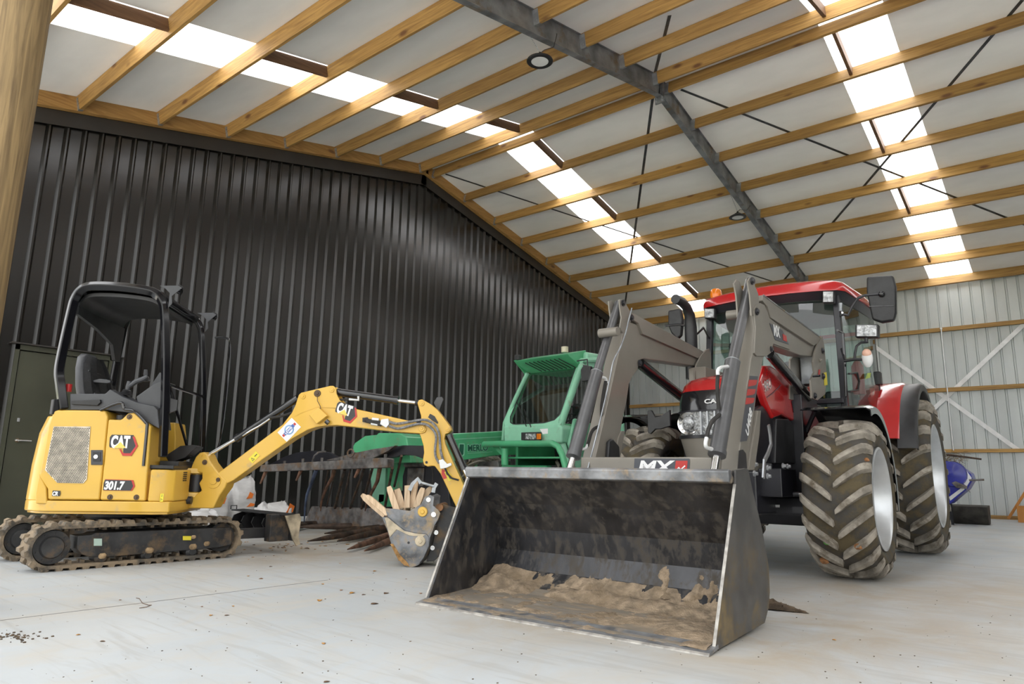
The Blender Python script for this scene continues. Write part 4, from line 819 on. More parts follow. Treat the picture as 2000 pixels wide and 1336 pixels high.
tag(m.build('steel_clamp', 'galv'), 'small steel clamp lying on the broken timber in the digging bucket', 'clamp')
# ================================================================== tractor with front loader
mat('tractor_red', (0.50, 0.012, 0.014), 0.22, var=0.04, coat=0.8, spec=0.5)
mat('loader_grey', (0.235, 0.215, 0.185), 0.40, 0.15, var=0.05, sc=3, coat=0.15)
mat('ram_grey', (0.105, 0.105, 0.11), 0.36, 0.2, var=0.08, sc=10, coat=0.2)
mat('chassis_black', (0.016, 0.016, 0.022), 0.38, var=0.2, coat=0.2)
mat('tyre_rubber', (0.055, 0.050, 0.044), 0.72, var=0.2, sc=5, bump=0.25, bsc=50, dirt=(0.11, 0.085, 0.045), damt=0.6, dsc=5)
mat('tread_worn', (0.34, 0.305, 0.255), 0.9, var=0.2, sc=10, bump=0.4, bsc=70, dirt=(0.12, 0.095, 0.065), damt=0.35, dsc=7)
mat('rim_silver', (0.60, 0.62, 0.64), 0.34, 0.6, var=0.05, coat=0.2)
mat('bucket_black', (0.042, 0.042, 0.046), 0.30, 0.35, var=0.25, sc=5, spec=0.6, dirt=(0.085, 0.073, 0.060), damt=0.5, dsc=14, bump=0.2, bsc=22, stretch=(1, 1, 0.5))
mat('dusty_steel', (0.20, 0.175, 0.145), 0.62, 0.1, var=0.25, sc=5, stretch=(0.6, 3, 1), dirt=(0.28, 0.22, 0.155), damt=0.5, dsc=5, bump=0.2, bsc=20)
mat('bucket_outer', (0.095, 0.09, 0.085), 0.45, 0.2, var=0.2, sc=4, dirt=(0.22, 0.165, 0.09), damt=0.60, dsc=3.5, low=0.55)
mat('bucket_rim', (0.25, 0.255, 0.265), 0.42, 0.5, var=0.25, sc=9, dirt=(0.36, 0.28, 0.19), damt=0.35, dsc=8, bump=0.15)
mat('edge_steel', (0.36, 0.34, 0.31), 0.5, 0.5, var=0.2, sc=20)
mat('lamp_glass', (0.42, 0.43, 0.44), 0.20, 0.7, var=0.25, sc=30, bump=1.0, bsc=40); mat('amber', (0.85, 0.22, 0.01), 0.12, coat=0.5)
mat('badge_grey', (0.07, 0.075, 0.09), 0.4, var=0.01)
glass('cab_glass', (0.52, 0.64, 0.60))
TR = thing('tractor', 'red tractor with grey front loader, wide bucket resting on the floor', 'tractor', (-2.178, 2.924, 0))
T = frame((-2.178, 2.924, 0), radians(-1.8))
# bucket -------------------------------------------------------------
BK = thing('loader_bucket', '', '', (0, 0, 0)); del BK['label']; del BK['category']; BK.parent = TR
HWB = 0.868
sp = [(1396.5, 1283), (1437.6, 946), (1438, 918), (1456, 914.5), (1462, 917), (1472, 964), (1489, 1034), (1502, 1108), (1504, 1157), (1501, 1190), (1494, 1217), (1402, 1279)]
SPt = trace(T.px(HWB), sp); SPt[0].z = 0.0; SPt[-1].z = 0.006
for p in SPt[-2:-1]: p.z = max(0.02, p.z)
sA = MB().slab(SPt, -T.r*0.014).build('side_plate', 'bucket_outer', BK, bevel=0.003, seg=1)
MB().slab([p-T.r*(2*HWB-0.014) for p in SPt], -T.r*0.014).build('side_plate', 'bucket_black', BK, bevel=0.003, seg=1)
for s_ in (HWB, -HWB+0.0):
    MB().tube([SPt[0]+T.r*(s_-HWB-0.007)+V(0, 0, 0.004), SPt[1]+T.r*(s_-HWB-0.007)], 0.01, flat=(0.0145, 0.004)).build('worn_side_edge', 'edge_steel', BK)
sec = [(0.0, 0.0), (0.03, 0.018), (0.50, 0.040), (0.60, 0.075), (0.68, 0.15), (0.725, 0.26), (0.70, 0.40), (0.60, 0.56), (0.45, 0.725), (0.40, 0.765)]
sec2 = []
for i, (y, z) in enumerate(sec):
    a = sec[max(i-1, 0)]; b = sec[min(i+1, len(sec)-1)]; t = V(b[0]-a[0], b[1]-a[1], 0).normalized(); sec2.append((y+t.y*0.018, z-t.x*0.018))
sec2[0] = (0.0, -0.001+0.002); sec2[1] = (0.03, 0.001); sec2[2] = (0.5, 0.012)
loop = sec+sec2[::-1]
MB().loft([[T(x, y, max(z, 0.0005)) for y, z in loop] for x in (-HWB+0.014, HWB-0.014)]).build('bucket_shell', 'bucket_black', BK, smooth=0)
m = MB(); m.slab([T(-HWB+0.014, y, z) for y, z in ((0.368, 0.722), (0.362, 0.775), (0.375, 0.786), (0.47, 0.775), (0.47, 0.73), (0.40, 0.715))], T.r*(2*HWB-0.03)); m.build('top_rim', 'bucket_rim', BK, bevel=0.006)
MB().slab([T(-HWB+0.014, y, z) for y, z in ((0.028, 0.0185), (0.50, 0.0405), (0.565, 0.064), (0.565, 0.068), (0.50, 0.0435), (0.028, 0.0215))], T.r*(2*HWB-0.028)).build('bucket_floor_plate', 'dusty_steel', BK, smooth=0)
MB().slab([T(-HWB-0.004, y, z) for y, z in ((-0.012, 0.0005), (-0.004, 0.012), (0.10, 0.030), (0.10, 0.012))], T.r*(2*HWB+0.008)).build('cutting_edge', 'bucket_rim', BK, smooth=0)
MB().slab([T(-HWB-0.005, y, z) for y, z in ((-0.016, 0.0005), (-0.013, 0.006), (-0.004, 0.0125), (0.0, 0.001))], T.r*(2*HWB+0.01)).build('worn_front_edge', 'edge_steel', BK, smooth=0)
# mud caked in the bucket: heights from layered noise
from mathutils import noise as mnoise
def fl(y):
    for (a, za), (b, zb) in zip(sec, sec[1:]):
        if a <= y <= b: return za+(zb-za)*(y-a)/(b-a)
    return 0.08
m = MB(); nx, ny = 220, 60; gx = [-0.848+1.696*i/nx for i in range(nx+1)]; gy = [0.02+0.655*j/ny for j in range(ny+1)]
hgt = {}
for i, x in enumerate(gx):
    for j, y in enumerate(gy):
        q = Vector((x*2.3, y*3.2, 0.7)); n0 = mnoise.fractal(q, 0.9, 2.0, 6); n1 = mnoise.fractal(Vector((x*9, y*9, 3)), 0.8, 2, 5)
        e = math.exp(-((y-0.555)/0.065)**2)*0.026*(0.6+0.8*math.sin(x*3.1+1.2)**2)+math.exp(-((x+0.80)/0.13)**2)*0.035*max(0, y-0.05)/0.5+math.exp(-((x-0.55)/0.3)**2-((y-0.22)/0.17)**2)*0.022+math.exp(-((x-0.1)/0.6)**2-((y-0.16)/0.05)**2)*0.010
        h = e*(0.75+0.9*n0)+0.005*n0+0.007*n1-0.0015
        hgt[i, j] = fl(y)+h+0.001
vs = [T(gx[i], gy[j], hgt[i, j]) for i in range(nx+1) for j in range(ny+1)]
m.open = True; m.add(vs, [(i*(ny+1)+j, (i+1)*(ny+1)+j, (i+1)*(ny+1)+j+1, i*(ny+1)+j+1) for i in range(nx) for j in range(ny)])
mat('bucket_mud', (0.285, 0.215, 0.145), 0.92, var=0.22, sc=16, bump=0.9, bsc=55, dirt=(0.20, 0.145, 0.09), damt=0.5, dsc=7)
tag(m.build('caked_soil', 'bucket_mud', kind='stuff', smooth=60), 'brown soil caked along the floor of the wide loader bucket', 'soil')
# smears of mud thrown up the bucket back
def smear(cx_, z0_, z1_, w, seed, th=0.012):
    m = MB(); m.open = True; nn, mm = 26, 30; vs = []
    def back(z):
        for (a, za), (b, zb) in zip(sec[3:], sec[4:]):
            if za <= z <= zb: return a+(b-a)*(z-za)/(zb-za)
        return 0.6
    for i in range(nn+1):
        for j in range(mm+1):
            u = i/nn*2-1; v = j/mm; z = z0_+(z1_-z0_)*v; x = cx_+u*w*(1-0.55*v)
            h = th*((1-abs(u)**1.5)*(1-v)**0.7)*(0.6+1.6*mnoise.fractal(Vector((x*14+seed, z*14, seed)), 0.8, 2, 5))-0.004-0.006*v
            vs.append(T(x, back(z)-h, z))
    m.add(vs, [(i*(mm+1)+j, (i+1)*(mm+1)+j, (i+1)*(mm+1)+j+1, i*(mm+1)+j+1) for i in range(nn) for j in range(mm)])
    return m
for k, a in enumerate(((0.34, 0.10, 0.27, 0.10, 1.3), (0.58, 0.10, 0.26, 0.12, 4.1), (-0.1, 0.09, 0.20, 0.25, 7.7))):
    tag(smear(*a, th=0.028).build('caked_soil', 'bucket_mud', kind='stuff', smooth=60), ('lump of dried soil stuck low on the bucket back', 'lump of dried soil stuck beside the bucket side plate', 'low band of dried soil along the bucket back')[k], 'soil')
# loader arms ---------------------------------------------------------
RA = T.px(0.56); LA = T.px(-0.46)
ra = trace(RA, [(1440, 920), (1467, 700), (1471, 688), (1473, 640), (1469.6, 607), (1474, 596), (1482, 592), (1490, 596), (1498, 606), (1590, 655), (1600, 663), (1598, 675), (1588, 697), (1563, 694), (1507.5, 673.5), (1503, 689), (1494, 696), (1491, 700), (1478, 769), (1464, 881), (1459, 920)])
arm = MB().slab(ra, -T.r*0.11).build('loader_arm', 'loader_grey', TR, bevel=0.008, seg=2)
MB().slab([p+T.r*0.012 for p in trace(RA, [(1469.6, 607), (1474, 596), (1482, 592), (1490, 596), (1496, 609), (1500, 621), (1523, 640), (1540, 683), (1507.5, 672), (1503, 689), (1494, 696), (1475, 696), (1470.5, 690), (1473, 640)])], -T.r*0.014).build('knee_plate', 'loader_grey', arm, bevel=0.003)
MB().slab([p+T.r*0.02 for p in trace(RA, [(1484.5, 577), (1489, 579), (1599.7, 660), (1597, 669), (1585, 676), (1500, 621), (1497, 610), (1494, 600), (1484, 588)])], -T.r*0.13).build('pipe_cover', 'loader_grey', arm, bevel=0.004)
MB().tube([p+T.r*0.022 for p in trace(RA, [(1484.5, 577), (1599.5, 661)])], 0.004, flat=(0.004, 0.01)).build('cover_edge', 'bucket_rim', arm)
MB().slab([p+T.r*0.012 for p in trace(RA, [(1477, 802), (1483, 802), (1480, 850), (1470, 918), (1459, 918), (1464, 880)])], -T.r*0.10).build('arm_flange', 'loader_grey', arm, bevel=0.003)
la = trace(LA, [(1157, 920), (1193, 760), (1214, 665), (1217, 640), (1224, 631), (1231, 629), (1240, 632), (1370, 693), (1366, 712), (1357, 715), (1257, 701), (1250, 703), (1246, 722), (1236, 735), (1229, 750), (1224, 785), (1212, 842), (1198, 900), (1195, 920)])
arl = MB().slab(la, -T.r*0.11).build('loader_arm', 'loader_grey', TR, bevel=0.008, seg=2)
MB().slab([p+T.r*0.02 for p in trace(LA, [(1231, 612), (1236, 614), (1374, 689), (1371, 694), (1359, 700), (1251, 653), (1246, 640), (1243, 632), (1233, 626)])], -T.r*0.13).build('pipe_cover', 'loader_grey', arl, bevel=0.004)
MB().slab([p+T.r*0.010 for p in trace(LA, [(1206, 855), (1212, 842), (1219, 842), (1212, 880), (1205, 920), (1196, 920)])], -T.r*0.05).build('arm_flange', 'loader_grey', arl, bevel=0.003)
for a_, s_, pts in ((arm, 0.565, [(1464.7, 542), (1470, 545), (1474.6, 558), (1481, 573), (1483, 590), (1478, 612), (1468, 617), (1467, 600), (1465, 575), (1460.6, 550)]), (arm, 0.47, [(1464.7, 542), (1470, 545), (1474.6, 558), (1481, 573), (1483, 590), (1478, 612), (1468, 617), (1467, 600), (1465, 575), (1460.6, 550)])):
    P_ = trace(T.px(0.565), pts); MB().slab([p-T.r*(0.565-s_) for p in P_], -T.r*0.012).build('top_link_plate', 'loader_grey', a_, bevel=0.003)
P_ = trace(T.px(-0.455), [(1210, 585), (1216, 584), (1222, 592), (1231, 608), (1236, 622), (1226, 640), (1216, 650), (1211, 640), (1214, 620), (1211, 600)])
for s_ in (0, -0.095): MB().slab([p+T.r*s_ for p in P_], -T.r*0.012).build('top_link_plate', 'loader_grey', arl, bevel=0.003)
def knob(pl, x, y, r, par, mm='chassis_black'): 
    c = pl(x, y); return MB().lathe([(0, 0.018), (r*0.7, 0.018), (r*0.75, 0.010), (r*1.2, 0.010), (r*1.2, 0.0)], c, pl.n, 16).build('pivot_pin', mm, par)
knob(T.px(0.566), 1468, 549, 0.022, arm); knob(RA.off(0.014), 1477.5, 608.5, 0.022, arm); knob(RA.off(0.01), 1505, 682, 0.018, arm)
knob(T.px(-0.455), 1216.5, 592, 0.022, arl); knob(LA.off(0.02), 1233, 620.5, 0.022, arl); knob(LA.off(0.01), 1249, 709, 0.022, arl)
c = T.px(0.45)(1462, 611); MB().cyl(c, c-T.r*0.16, 0.035, n=18).build('pivot_tube', 'loader_grey', arm); c = T.px(-0.40)(1207, 647); MB().cyl(c, c-T.r*0.16, 0.035, n=18).build('pivot_tube', 'loader_grey', arl)
# mast brackets
mp_ = [(1606.5, 657), (1610, 674), (1613, 705), (1615, 735), (1612, 770), (1597, 782), (1586, 778), (1584, 742), (1591, 727), (1588, 707), (1591, 690), (1597, 672)]
MB().slab(trace(T.px(0.585), mp_), -T.r*0.016).build('mast_plate', 'loader_grey', TR, bevel=0.003)
MB().slab([p-T.r*0.15 for p in trace(T.px(0.585), [(1607, 660), (1612, 720), (1612, 770), (1597, 782), (1580, 778), (1580, 700)])], -T.r*0.016).build('mast_plate', 'loader_grey', TR, bevel=0.003)
MB().slab(trace(T.px(-0.43), [(1357, 728), (1361, 711), (1370, 694), (1380, 683), (1386, 681), (1389, 695), (1390, 730), (1388, 780), (1357, 780)]), -T.r*0.016).build('mast_plate', 'loader_grey', TR, bevel=0.003)
for x, y, r in ((1606, 685, 0.022), (1601, 704, 0.015), (1591, 773, 0.022), (1607, 735, 0.024)): knob(T.px(0.587), x, y, r, TR, 'chassis_black' if r > 0.02 else 'loader_grey')
MB().cyl(T.px(0.60)(1588, 735), T.px(0.66)(1601, 734), 0.01, n=10).build('locking_handle', 'chassis_black', TR)
MB().slab(trace(T.px(0.588), [(1609, 728), (1614, 727), (1616, 752), (1610, 753)]), T.r*0.002).build('mast_sticker', 'warn_yellow', TR, smooth=0); MB().slab(trace(T.px(0.588), [(1599, 722), (1602, 722), (1601, 732), (1598, 732)]), T.r*0.002).build('mast_sticker', 'decal_red', TR, smooth=0)
MB().box((0.45, 3.30, 1.55), (0.57, 3.44, 1.80), T).build('valve_body', 'galv', TR, bevel=0.01)
MB().box((0.33, 3.1, 0.55), (0.50, 3.6, 1.45), T).build('loader_mast', 'chassis_black', TR, bevel=0.01); MB().box((-0.50, 3.1, 0.55), (-0.33, 3.6, 1.75), T).build('loader_mast', 'loader_grey', TR, bevel=0.01)
def ram2(lat, top, mid_, bot, end, rt, rb, par):
    P_ = T.px(lat); A, M_, B_, E_ = (P_(*q) for q in (top, mid_, bot, end)); d = (B_-A).normalized()
    s_ = MB().cyl(A, M_, rt, n=24).build('cylinder_stem', 'ram_grey', par)
    MB().lathe([(0, 0), (rb, 0.004), (rb, (B_-M_).length-0.01), (rb*1.10, (B_-M_).length-0.01), (rb*1.10, (B_-M_).length+0.02), (rb*0.6, (B_-M_).length+0.03), (0, (B_-M_).length+0.03)], M_, B_-M_, 28).build('cylinder_barrel', 'ram_grey', par)
    MB().cyl(B_, E_, rb*0.5, n=16).build('piston_rod', 'chrome', par)
    MB().lathe([(rb*0.98, 0), (rb*1.04, 0.002), (rb*1.04, 0.006), (rb*0.98, 0.008)], M_+(B_-M_)*0.0, d, 24).build('weld_ring', 'galv', par)
ram2(0.50, (1466, 548), (1431, 706), (1401, 884), (1394, 925), 0.036, 0.050, arm)
ram2(-0.52, (1208, 592), (1166, 727), (1121, 888), (1110, 925), 0.033, 0.047, arl)
A, B_ = T.px(0.50)(1502, 690), T.px(0.50)(1578, 776); MB().cyl(A, B_, 0.040, n=20).build('lift_cylinder', 'black_gloss', arm)
A, B_ = T.px(-0.50)(1249, 709), T.px(-0.50)(1335, 778); MB().cyl(A, B_, 0.045, n=20).build('lift_cylinder', 'black_gloss', arl)
# crossbar between the arms with the maker's plate
MB().box((-0.47, 1.13, 0.56), (0.47, 1.21, 0.865), T).build('crossbar', 'loader_grey', TR, bevel=0.010)
MB().box((-0.47, 0.80, 0.30), (-0.40, 1.2, 0.62), T).build('quick_hitch', 'chassis_black', TR); MB().box((0.40, 0.80, 0.30), (0.47, 1.2, 0.62), T).build('quick_hitch', 'chassis_black', TR)
CPl = Pl(T(0, 1.128, 0), -T.f)
a = CPl(1240, 920); b_ = CPl(1348, 920); tp = CPl(1240, 895.5); w = (b_-a).length; h = tp.z-a.z
cb = MB().slab([a+T.r*x*w+V(0, 0, z)-T.f*0.001 for x, z in ((-0.04, -0.09), (0.96, -0.09), (1.0, h-0.01), (0.99, h), (0.0, h))], -T.f*0.001).build('brand_plate', 'badge_grey', TR, smooth=0)
text('lettering', 'MX', 'decal_white', cb, a+T.r*0.05*w+V(0, 0, h-0.012-0.078)-T.f*0.003, T.r, (0, 0, 1), 0.108, bold=0.0035, shear=0.2, depth=0.0006, sx=1.45)
MB().slab([a+T.r*x*w+V(0, 0, z)-T.f*0.0025 for x, z in ((0.70, -0.07), (0.92, -0.07), (0.965, h-0.014), (0.76, h-0.014))], -T.f*0.001).build('red_square', 'decal_red', cb, smooth=0)
for k in range(2): MB().tube([a+T.r*x*w+V(0, 0, z-0.02*k)-T.f*0.004 for x, z in ((0.74, -0.002), (0.81, 0.025), (0.84, 0.012), (0.92, 0.036))], 0.004, flat=(0.003, 0.008)).build('zigzag', 'decal_white', cb)
# marks on the right arm
o_ = RA.off(0.0145)
kb = MB().slab(trace(o_, [(1503, 631), (1528, 645), (1541, 673), (1514, 664)]), T.r*0.001).build('brand_plate', 'badge_grey', arm, smooth=0)
u = pax(o_, (1508, 653), (1530, 662)); wv = T.r.cross(u); wv = wv if wv.z > 0 else -wv
text('lettering', 'MX', 'decal_white', kb, o_(1511, 654.5)+T.r*0.003, u, wv, 0.115, bold=0.004, depth=0.0005, sx=0.85); MB().slab([p+T.r*0.0025 for p in trace(o_, [(1528, 652), (1535, 656), (1536.5, 668), (1529, 664.5)])], T.r*0.001).build('red_square', 'decal_red', kb, smooth=0)
o_ = RA.off(0.002)
ub = MB().slab(trace(o_, [(1465, 734), (1480.5, 735), (1477, 770), (1464, 830), (1459, 861), (1445.5, 863), (1450, 828)]), T.r*0.001).build('model_plate', 'badge_grey', arm, smooth=0)
for x0, y0 in ((1462.5, 742), (1459.5, 760), (1457, 777)): MB().slab([p+T.r*0.002 for p in trace(o_, [(x0, y0), (x0+16, y0), (x0+14, y0+9), (x0+10, y0+11), (x0-2, y0+13)])], T.r*0.001).build('red_bar', 'decal_red', ub, smooth=0)
u = pax(o_, (1453, 853), (1462, 802)); wv = T.r.cross(u)
text('lettering', 'U408', 'decal_white', ub, o_(1460, 855)+T.r*0.003, u, -wv if wv.dot(pax(o_, (1460, 830), (1450, 830))) < 0 else wv, 0.080, bold=0.002, depth=0.0005, shear=0.2, sx=1.15)
def hose2(pl, pts, r, mm, par=TR, nm='hose'): return MB().tube(crom(trace(pl, pts), 4), r, n=8).build(nm, mm, par)
hose2(T.px(0.50), [(1421, 716), (1408, 718), (1402, 724), (1402, 732)], 0.012, 'lens_white', arm, 'hose_elbow'); hose2(T.px(0.49), [(1402, 730), (1401, 760), (1404, 800)], 0.013, 'rubber', arm)
hose2(T.px(0.50), [(1405, 810), (1392, 822), (1384, 838), (1380, 855)], 0.013, 'rubber', arm); hose2(T.px(0.50), [(1380, 855), (1378, 866), (1380, 874), (1390, 877)], 0.012, 'lens_white', arm, 'hose_elbow')
hose2(T.px(-0.50), [(1174, 737), (1182, 739), (1185, 748)], 0.012, 'lens_white', arl, 'hose_elbow'); hose2(T.px(-0.49), [(1183, 745), (1177, 780), (1175, 805), (1178, 828), (1195, 850), (1203, 880), (1204, 905)], 0.013, 'rubber', arl)
hose2(T.px(-0.50), [(1178, 828), (1158, 840), (1150, 862), (1147, 872)], 0.012, 'rubber', arl); hose2(T.px(-0.50), [(1148, 868), (1143, 876), (1130, 878)], 0.010, 'lens_white', arl, 'hose_elbow')
hose2(T.px(-0.50).off(0.1), [(1234, 602), (1228, 625), (1222, 650), (1212, 678), (1198, 706), (1190, 745), (1170, 830), (1148, 915)], 0.006, 'galv', arl, 'level_rod')
# hood -----------------------------------------------------------------
def hslice(z, yf, w, yb=3.95, wb=None, n=20, k=0.22):
    wb = wb or w; pts = []
    for i in range(n+1):
        t = -1+2*i/n; s_ = sin(t*pi/2); pts.append(T(w*s_, yf+k*(1-cos(t*pi/2))**1.2, z))
    pts += [T(wb, yb, z), T(-wb, yb, z)]; return pts
MB().loft([hslice(1.44, 2.40, .345, 3.95, .42), hslice(1.50, 2.44, .34, 3.95, .42), hslice(1.55, 2.52, .33, 3.95, .41), hslice(1.59, 2.66, .32, 3.95, .40), hslice(1.625, 2.85, .30, 3.95, .38), hslice(1.655, 3.1, .28, 3.95, .35), hslice(1.675, 3.4, .24, 3.95, .30)]).build('bonnet', 'tractor_red', TR, smooth=50)
MB().loft([hslice(1.27, 2.355, .35, 2.8), hslice(1.35, 2.36, .35, 2.8), hslice(1.439, 2.395, .345, 2.8)]).build('grille', 'black_gloss', TR, smooth=50)
hl = MB().loft([hslice(1.075, 2.36, .345, 2.8), hslice(1.269, 2.352, .348, 2.8)]).build('headlight_housing', 'lamp_glass', TR, smooth=50)
MB().loft([hslice(0.76, 2.43, .29, 2.8), hslice(1.02, 2.35, .335, 2.8), hslice(1.074, 2.345, .35, 2.8)]).build('lower_nose_panel', 'loader_grey', TR, smooth=50)
MB().loft([hslice(1.050, 2.335, .352, 2.8), hslice(1.076, 2.335, .352, 2.8)]).build('nose_trim', 'chassis_black', TR, smooth=50); MB().loft([hslice(1.262, 2.335, .352, 2.8), hslice(1.276, 2.335, .352, 2.8)]).build('nose_trim', 'chassis_black', TR, smooth=50)
for x in (-0.205, 0.205):
    c = T(x, 2.372, 1.172); MB().lathe([(0.0, -0.035), (0.05, -0.025), (0.078, 0.0), (0.092, 0.006), (0.096, -0.03)], c, -T.f, 28).build('headlight', 'chrome', hl); MB().sphere(c+T.f*0.0, 0.055, 8, (1, 0.4, 1)).build('lamp_bulb', 'lamp_glass', hl)
for x in (-0.085, -0.03, 0.03, 0.085): MB().box((x-0.006, 2.335, 1.08), (x+0.006, 2.36, 1.262), T).build('lamp_divider', 'galv_bright', hl)
text('brand_lettering', 'CASE IH', 'decal_white', TR, T(-0.055, 2.350, 1.325), T.r, (0, 0, 1), 0.048, bold=0.0015, depth=0.002, sx=1.5)
# red side panels with the model number
RS = T.px(0.425)
side = [(1493, 714), (1507, 714), (1520, 722), (1550, 745), (1575, 768), (1580, 790), (1576, 830), (1568, 850), (1551, 822), (1527, 811), (1511, 818), (1497, 786), (1484, 745)]
PS = trace(RS, side)
sp_ = MB().slab(PS, -T.r*0.06).build('bonnet_side_panel', 'tractor_red', TR, bevel=0.02, seg=4)
yc_ = lambda p: (p-T.o).dot(T.f)
MB().box((-0.42, 3.0, 0.95), (-0.36, 3.95, 1.46), T).build('bonnet_side_panel', 'tractor_red', TR, bevel=0.02, seg=3)
u = pax(RS, (1493, 767), (1511, 755)); wv = T.r.cross(u); wv = wv if wv.z > 0 else -wv
text('model_number', '95U', 'chrome', sp_, RS.off(0.003)(1493, 766), u, wv, 0.115, bold=0.002, depth=0.004, shear=0.15, sx=0.95)
MB().tube([p+T.r*0.004 for p in trace(RS, [(1498, 776), (1508, 768), (1520, 757), (1524, 752)])], 0.003, n=6).build('swage_line', 'badge_grey', sp_)
for k in range(3): MB().slab([p+T.r*0.002 for p in trace(RS, [(1545+k*7, 783), (1550+k*7, 781), (1553+k*7, 806), (1549+k*7, 806)])], T.r*0.003).build('cooling_slot', 'chassis_black', sp_, bevel=0.001)
MB().box((-0.36, 2.6, 0.62), (0.38, 4.3, 1.46), T).build('engine_block', 'chassis_black', TR, bevel=0.03)
MB().slab(trace(T.px(0.40), [(1476, 800), (1490, 792), (1505, 812), (1512, 830), (1512, 905), (1478, 905)]), -T.r*0.05).build('engine_side_shield', 'chassis_black', TR, bevel=0.01)
MB().slab(trace(T.px(0.42), [(1517, 818), (1540, 818), (1566, 850), (1562, 905), (1515, 905)]), -T.r*0.05).build('engine_side_shield', 'black_plastic', TR, bevel=0.01)
MB().box((-0.30, 2.45, 0.46), (0.30, 5.2, 0.80), T).build('chassis', 'chassis_black', TR, bevel=0.02)
MB().box((0.28, 2.55, 0.60), (0.46, 2.95, 0.82), T).build('loader_subframe', 'chassis_black', TR, bevel=0.01); MB().box((-0.46, 2.55, 0.60), (-0.28, 2.95, 0.82), T).build('loader_subframe', 'chassis_black', TR, bevel=0.01)
sb_ = T.px(0.46)
for x, y in ((1472, 907), (1472, 925), (1498, 914), (1498, 930), (1528, 910), (1537, 911)):
    c = sb_(x, y); MB().lathe([(0, 0.03), (0.012, 0.03), (0.013, 0.012), (0.022, 0.012), (0.022, 0)], c, T.r, 6).build('bolt', 'galv_bright', TR)
MB().tube(trace(sb_.off(0.03), [(1501, 830), (1504, 848), (1506, 868), (1500, 886), (1493, 900), (1491, 934)]), 0.012, flat=(0.012, 0.035)).build('bent_strap', 'galv_bright', TR)
MB().cyl(T(0.20, 2.80, 0.62), T(0.50, 2.85, 0.62), 0.02, n=12).build('steering_rod', 'chassis_black', TR)
MB().slab([T(-0.62, y, z) for y, z in ((2.90, 0.45), (2.92, 0.60), (3.2, 0.60), (3.22, 0.45), (3.05, 0.36))], T.r*1.24).build('front_axle', 'chassis_black', TR, bevel=0.02)
MB().cyl(T(0.30, 2.86, 0.62), T(0.62, 2.9, 0.62), 0.016, n=10).build('steering_ram', 'chrome', TR)
MB().slab(trace(T.py(2.89), [(1508, 986), (1523, 986), (1523, 991), (1508, 991)]), -T.f*0.002).build('axle_sticker', 'decal_white', TR, smooth=0)
# wheels ---------------------------------------------------------------
def tyre(x0, x1, yc, R, rim, nl, nm, T=T, TR=TR, rm='rim_silver'):
    """chevron-lugged farm tyre between lateral x0 and x1; outer side at x1"""
    w = abs(x1-x0); cx_ = (x0+x1)/2; sg = 1 if x1 > x0 else -1; lh = 0.048*R/0.6
    Rc = R-lh; c = T(cx_, yc, R)
    wh = bpy.data.objects.new(nm, None); COL.objects.link(wh); wh.parent = TR; wh.location = c-TR.location
    ax = T.r*sg
    prof = [(rim, -w*0.36), (rim+0.02, -w*0.45), ((rim+Rc)/2, -w*0.50), (Rc-0.07, -w*0.475), (Rc-0.02, -w*0.40), (Rc, -w*0.22), (Rc+0.004, 0), (Rc, w*0.22), (Rc-0.02, w*0.40), (Rc-0.07, w*0.475), ((rim+Rc)/2, w*0.50), (rim+0.02, w*0.45), (rim, w*0.36)]
    MB().lathe(prof, c, ax, 72).build('tyre_carcass', 'tyre_rubber', wh, smooth=50)
    a1 = -T.f; a2 = V(0, 0, 1)     # angle 0 at the front, growing upwards
    def P_(u, th, h):   # u -1..1 across, radius by profile
        au = abs(u); r = Rc-0.02*(au/0.8)**2 if au < 0.8 else Rc-0.02-(au-0.8)/0.22*0.055
        return c+ax*(u*w*0.5)+(a1*cos(th)+a2*sin(th))*(r+h)
    m = MB()
    for sd in (-1, 1):
        for k in range(nl):
            t0 = 2*pi*(k+(0.5 if sd > 0 else 0))/nl; rows = []
            for q in range(9):
                s = q/8; u = sd*(0.04+s*0.98); th = t0+s**0.95*0.195/R; hw = (0.028+0.008*s)/R*(0.7 if q == 0 else 1)
                hh = lh*(1.0 if s < 0.9 else 0.75)
                du = sd*0.04
                rows.append([P_(u+du*0, th-hw*1.15, -0.006), P_(u, th-hw*0.85, hh), P_(u, th+hw*0.85, hh), P_(u, th+hw*1.15, -0.006)])
            m.loft(rows)
    m.build('tread', 'tread_worn', wh, bevel=0.004, seg=1, smooth=40)
    o2 = c+ax*(w*0.40)
    MB().lathe([(rim+0.012, 0.02), (rim+0.014, 0.035), (rim-0.004, 0.04), (rim-0.02, 0.02), (rim-0.03, -0.02), (rim-0.05, -0.05), (rim-0.055, -0.14), (rim*0.55, -0.15), (rim*0.5, -0.10), (rim*0.33, -0.10), (0, -0.10)], o2, ax, 64).build('rim', rm, wh, smooth=40)
    hb_ = MB().lathe([(0, -0.04), (rim*0.20, -0.04), (rim*0.24, -0.06), (rim*0.27, -0.10)], o2, ax, 24).build('hub', rm if R < 0.7 else 'chassis_black', wh)
    for k in range(8):
        g = 2*pi*k/8; d = a1*cos(g)+a2*sin(g); MB().cyl(o2+d*rim*0.4-ax*0.10, o2+d*rim*0.4-ax*0.06, 0.013, n=6).build('wheel_nut', 'chassis_black', wh)
    return wh
tyre(0.60, 1.08, 3.02, 0.605, 0.375, 20, 'front_wheel'); tyre(-0.60, -1.08, 3.02, 0.605, 0.375, 20, 'front_wheel')
tyre(0.70, 1.20, 5.52, 0.80, 0.515, 21, 'rear_wheel'); tyre(-0.70, -1.20, 5.52, 0.80, 0.515, 21, 'rear_wheel')
MB().cyl(T(-0.7, 5.52, 0.78), T(0.7, 5.52, 0.78), 0.12, n=20).build('rear_axle', 'chassis_black', TR)
